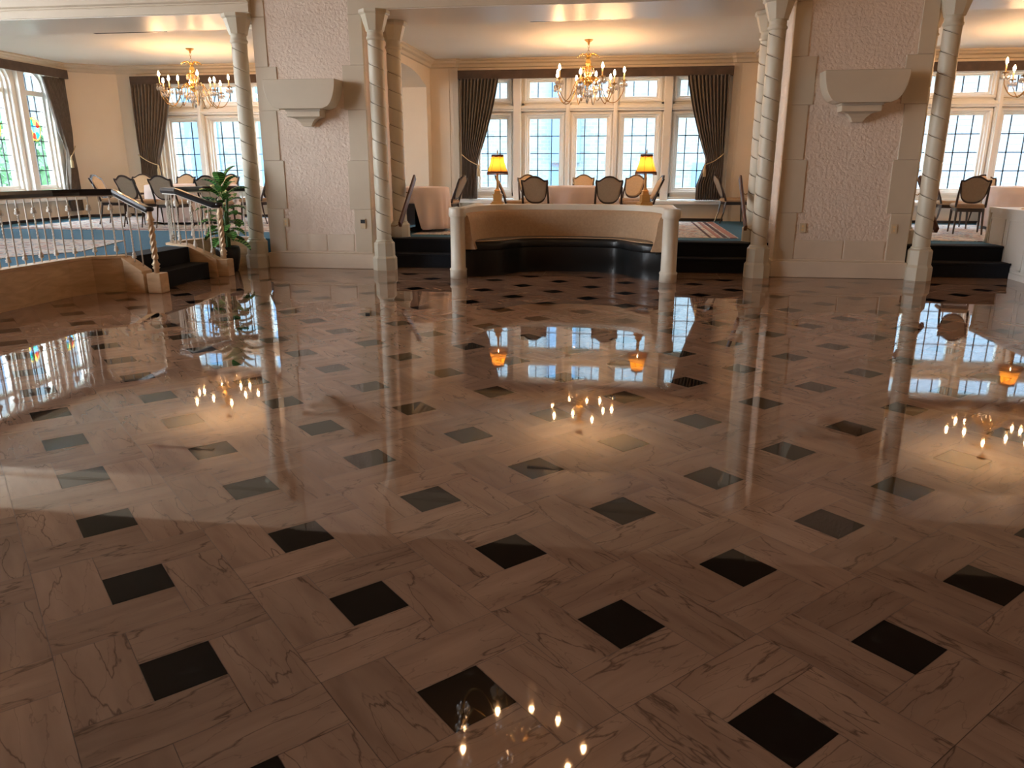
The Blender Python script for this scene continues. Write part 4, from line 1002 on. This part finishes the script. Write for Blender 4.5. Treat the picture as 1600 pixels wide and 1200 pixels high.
# ------------------------------------------------ potted plant
def plant():
    t = thing('potted_plant', 'leafy green plant in a black pot before the short balustrade', 'plant', (-5.66, 10.38, 0))
    MB().lathe([(.115, 0), (.13, .02), (.165, .20), (.172, .30), (.16, .345), (.15, .35), (.14, .32)], seg=28).build('pot', 'pot', t)
    MB().lathe([(.145, .30), (.145, .318)], seg=20).build('soil', 'soil', t)
    st = MB(); rng = random.Random(11); leaves = []
    for k in range(5):
        a = 2*pi*k/5+.4; h = [.95, .55, .72, .48, .62][k]; r = .05
        pts = [(.03*cos(a), .03*sin(a), .31), (.04*cos(a), .04*sin(a), .31+h*.5), ((.02+r)*cos(a), (.02+r)*sin(a), .31+h*.85)]; st.tube(smoothpath(pts, 4), .018, 6)
    st.build('stem', 'stem', t)
    for k in range(38):
        lay = k/37; z = .42+.78*lay; a = k*2.4+rng.uniform(-.3, .3); el = -.25+1.25*lay**1.6+rng.uniform(-.15, .15)
        L = rng.uniform(.26, .38)*(1.0 if lay < .8 else .95); leaves.append((z, a, el, L))
    for z, a, el, L in leaves:
        m_ = MB(); m_.uv = []; n = 9; rows = []
        d = Vector((cos(a), sin(a), 0)); side = Vector((-sin(a), cos(a), 0)); p = Vector((0, 0, z))+d*.03; e = el+.35; step = L/(n-1)
        for i in range(n):
            f = i/(n-1); w = .085*(sin(pi*min(1, max(0, (f-.12)/.88)))**.7) if f > .12 else .004
            c = p.copy(); nrm = Vector((-cos(a)*sin(e), -sin(a)*sin(e), cos(e)))
            rows.append([c-side*w+nrm*w*.35, c, c+side*w+nrm*w*.35])
            p += (d*cos(e)+Vector((0, 0, sin(e))))*step; e -= .14
        for i in range(n-1):
            for j in range(2):
                m_.add([rows[i][j], rows[i][j+1], rows[i+1][j+1], rows[i+1][j]], [(0,1,2,3)], 0, True)
                m_.uv.append([(i/n, j/2), (i/n, (j+1)/2), ((i+1)/n, (j+1)/2), ((i+1)/n, j/2)])
        m_.build('leaf', 'leaf', t, fixn=False)
plant()

# ------------------------------------------------ outside
g = MB().box(-60, 60, 16.6, 70, -3.3, -3.0); struct(g.build('ground_outside', 'lawn'))
struct(MB().box(-60, -12.4, -20, 16.6, -3.3, -3.0).build('ground_outside.001', 'lawn'))
struct(MB().box(-60, 60, -40, -5.8, -3.3, -3.0).build('ground_outside.002', 'lawn'))
t = thing('stone_building', 'pale stone building seen through the centre bay window', 'building', (0, 27, -3))
m_ = MB(); m_.box(-9, 5.0, 0, 8, 0, 16); m_.build('wall', 'stone', t)
m_ = MB()
for x in (-6.2, -2.2, 2.6):
    m_.box(x-.45, x+.45, -.03, .05, 2.6, 4.6)
m_.build('window', 'bluewall', t)
MB().box(-2.6, -1.6, -.3, .1, 4.6, 14).build('buttress', 'bluewall', t)
t = thing('slate_roofed_house', 'house with grey slate roof seen through the right bay window', 'building', (13.5, 26, -3))
MB().box(-6, 10, 0, 9, 0, 3.2).build('wall', 'stone', t)
r = MB(); r.add([(-6.5, -.5, 0), (10.5, -.5, 0), (10.5, 7, 9.5), (-6.5, 7, 9.5)], [(0,1,2,3)]); o = r.build('roof', 'slate', t, solid=.15, fixn=False); o.location = (0, 0, 3.0)
t = thing('blue_grey_building', 'blue-grey building seen through the left bay back window', 'building', (-15.5, 26, -3))
MB().box(-5, 5.5, 0, 7, 0, 14).build('wall', 'stone', t)
m_ = MB()
for x in (-4, -1.6, .8, 3.2):
    m_.box(x-.6, x+.6, -.06, .02, 1.0, 13)
m_.build('window_strip', 'bluewall', t)
def tree(x, y, h, lab):
    t = thing('tree', lab, 'tree', (x, y, -3), 0, 'trees outside the arched windows'); rng = random.Random(int(x*10))
    MB().tube([(0,0,0), (.1,.1,h*.35), (0,0,h*.6)], [.25,.2,.1], 8).build('trunk', 'bark', t)
    c = MB()
    for k in range(900):
        a = rng.uniform(0, 2*pi); u = rng.uniform(-1, 1); r = (rng.random()**.4)*h*.30*sqrt(1-u*u*.9); z = h*.62+u*h*.34; s = rng.uniform(.18, .35); q = Vector((r*cos(a), r*sin(a), z))
        v = [q+Vector((rng.uniform(-s,s), rng.uniform(-s,s), rng.uniform(-s,s))) for _ in range(3)]; c.add(v, [(0,1,2)])
    c.build('crown', 'foliage', t, fixn=False)
tree(-17.2, 21.2, 5.8, 'green tree low outside the arched windows, at the left'); tree(-20.5, 23.6, 6.4, 'green tree further off outside the arched windows')
t = thing('tall_stone_house', 'pale tall house beyond the trees outside the arched windows', 'building', (-29, 34, -3)); MB().box(-8.5, 7, -2, 6, 0, 13.5).build('wall', 'stone', t)
m_ = MB()
for x in (-6.5, -3.6, -.7, 2.2, 5.1): m_.box(x-.7, x+.7, -2.06, -1.98, 2, 12)
m_.build('window', 'bluewall', t)
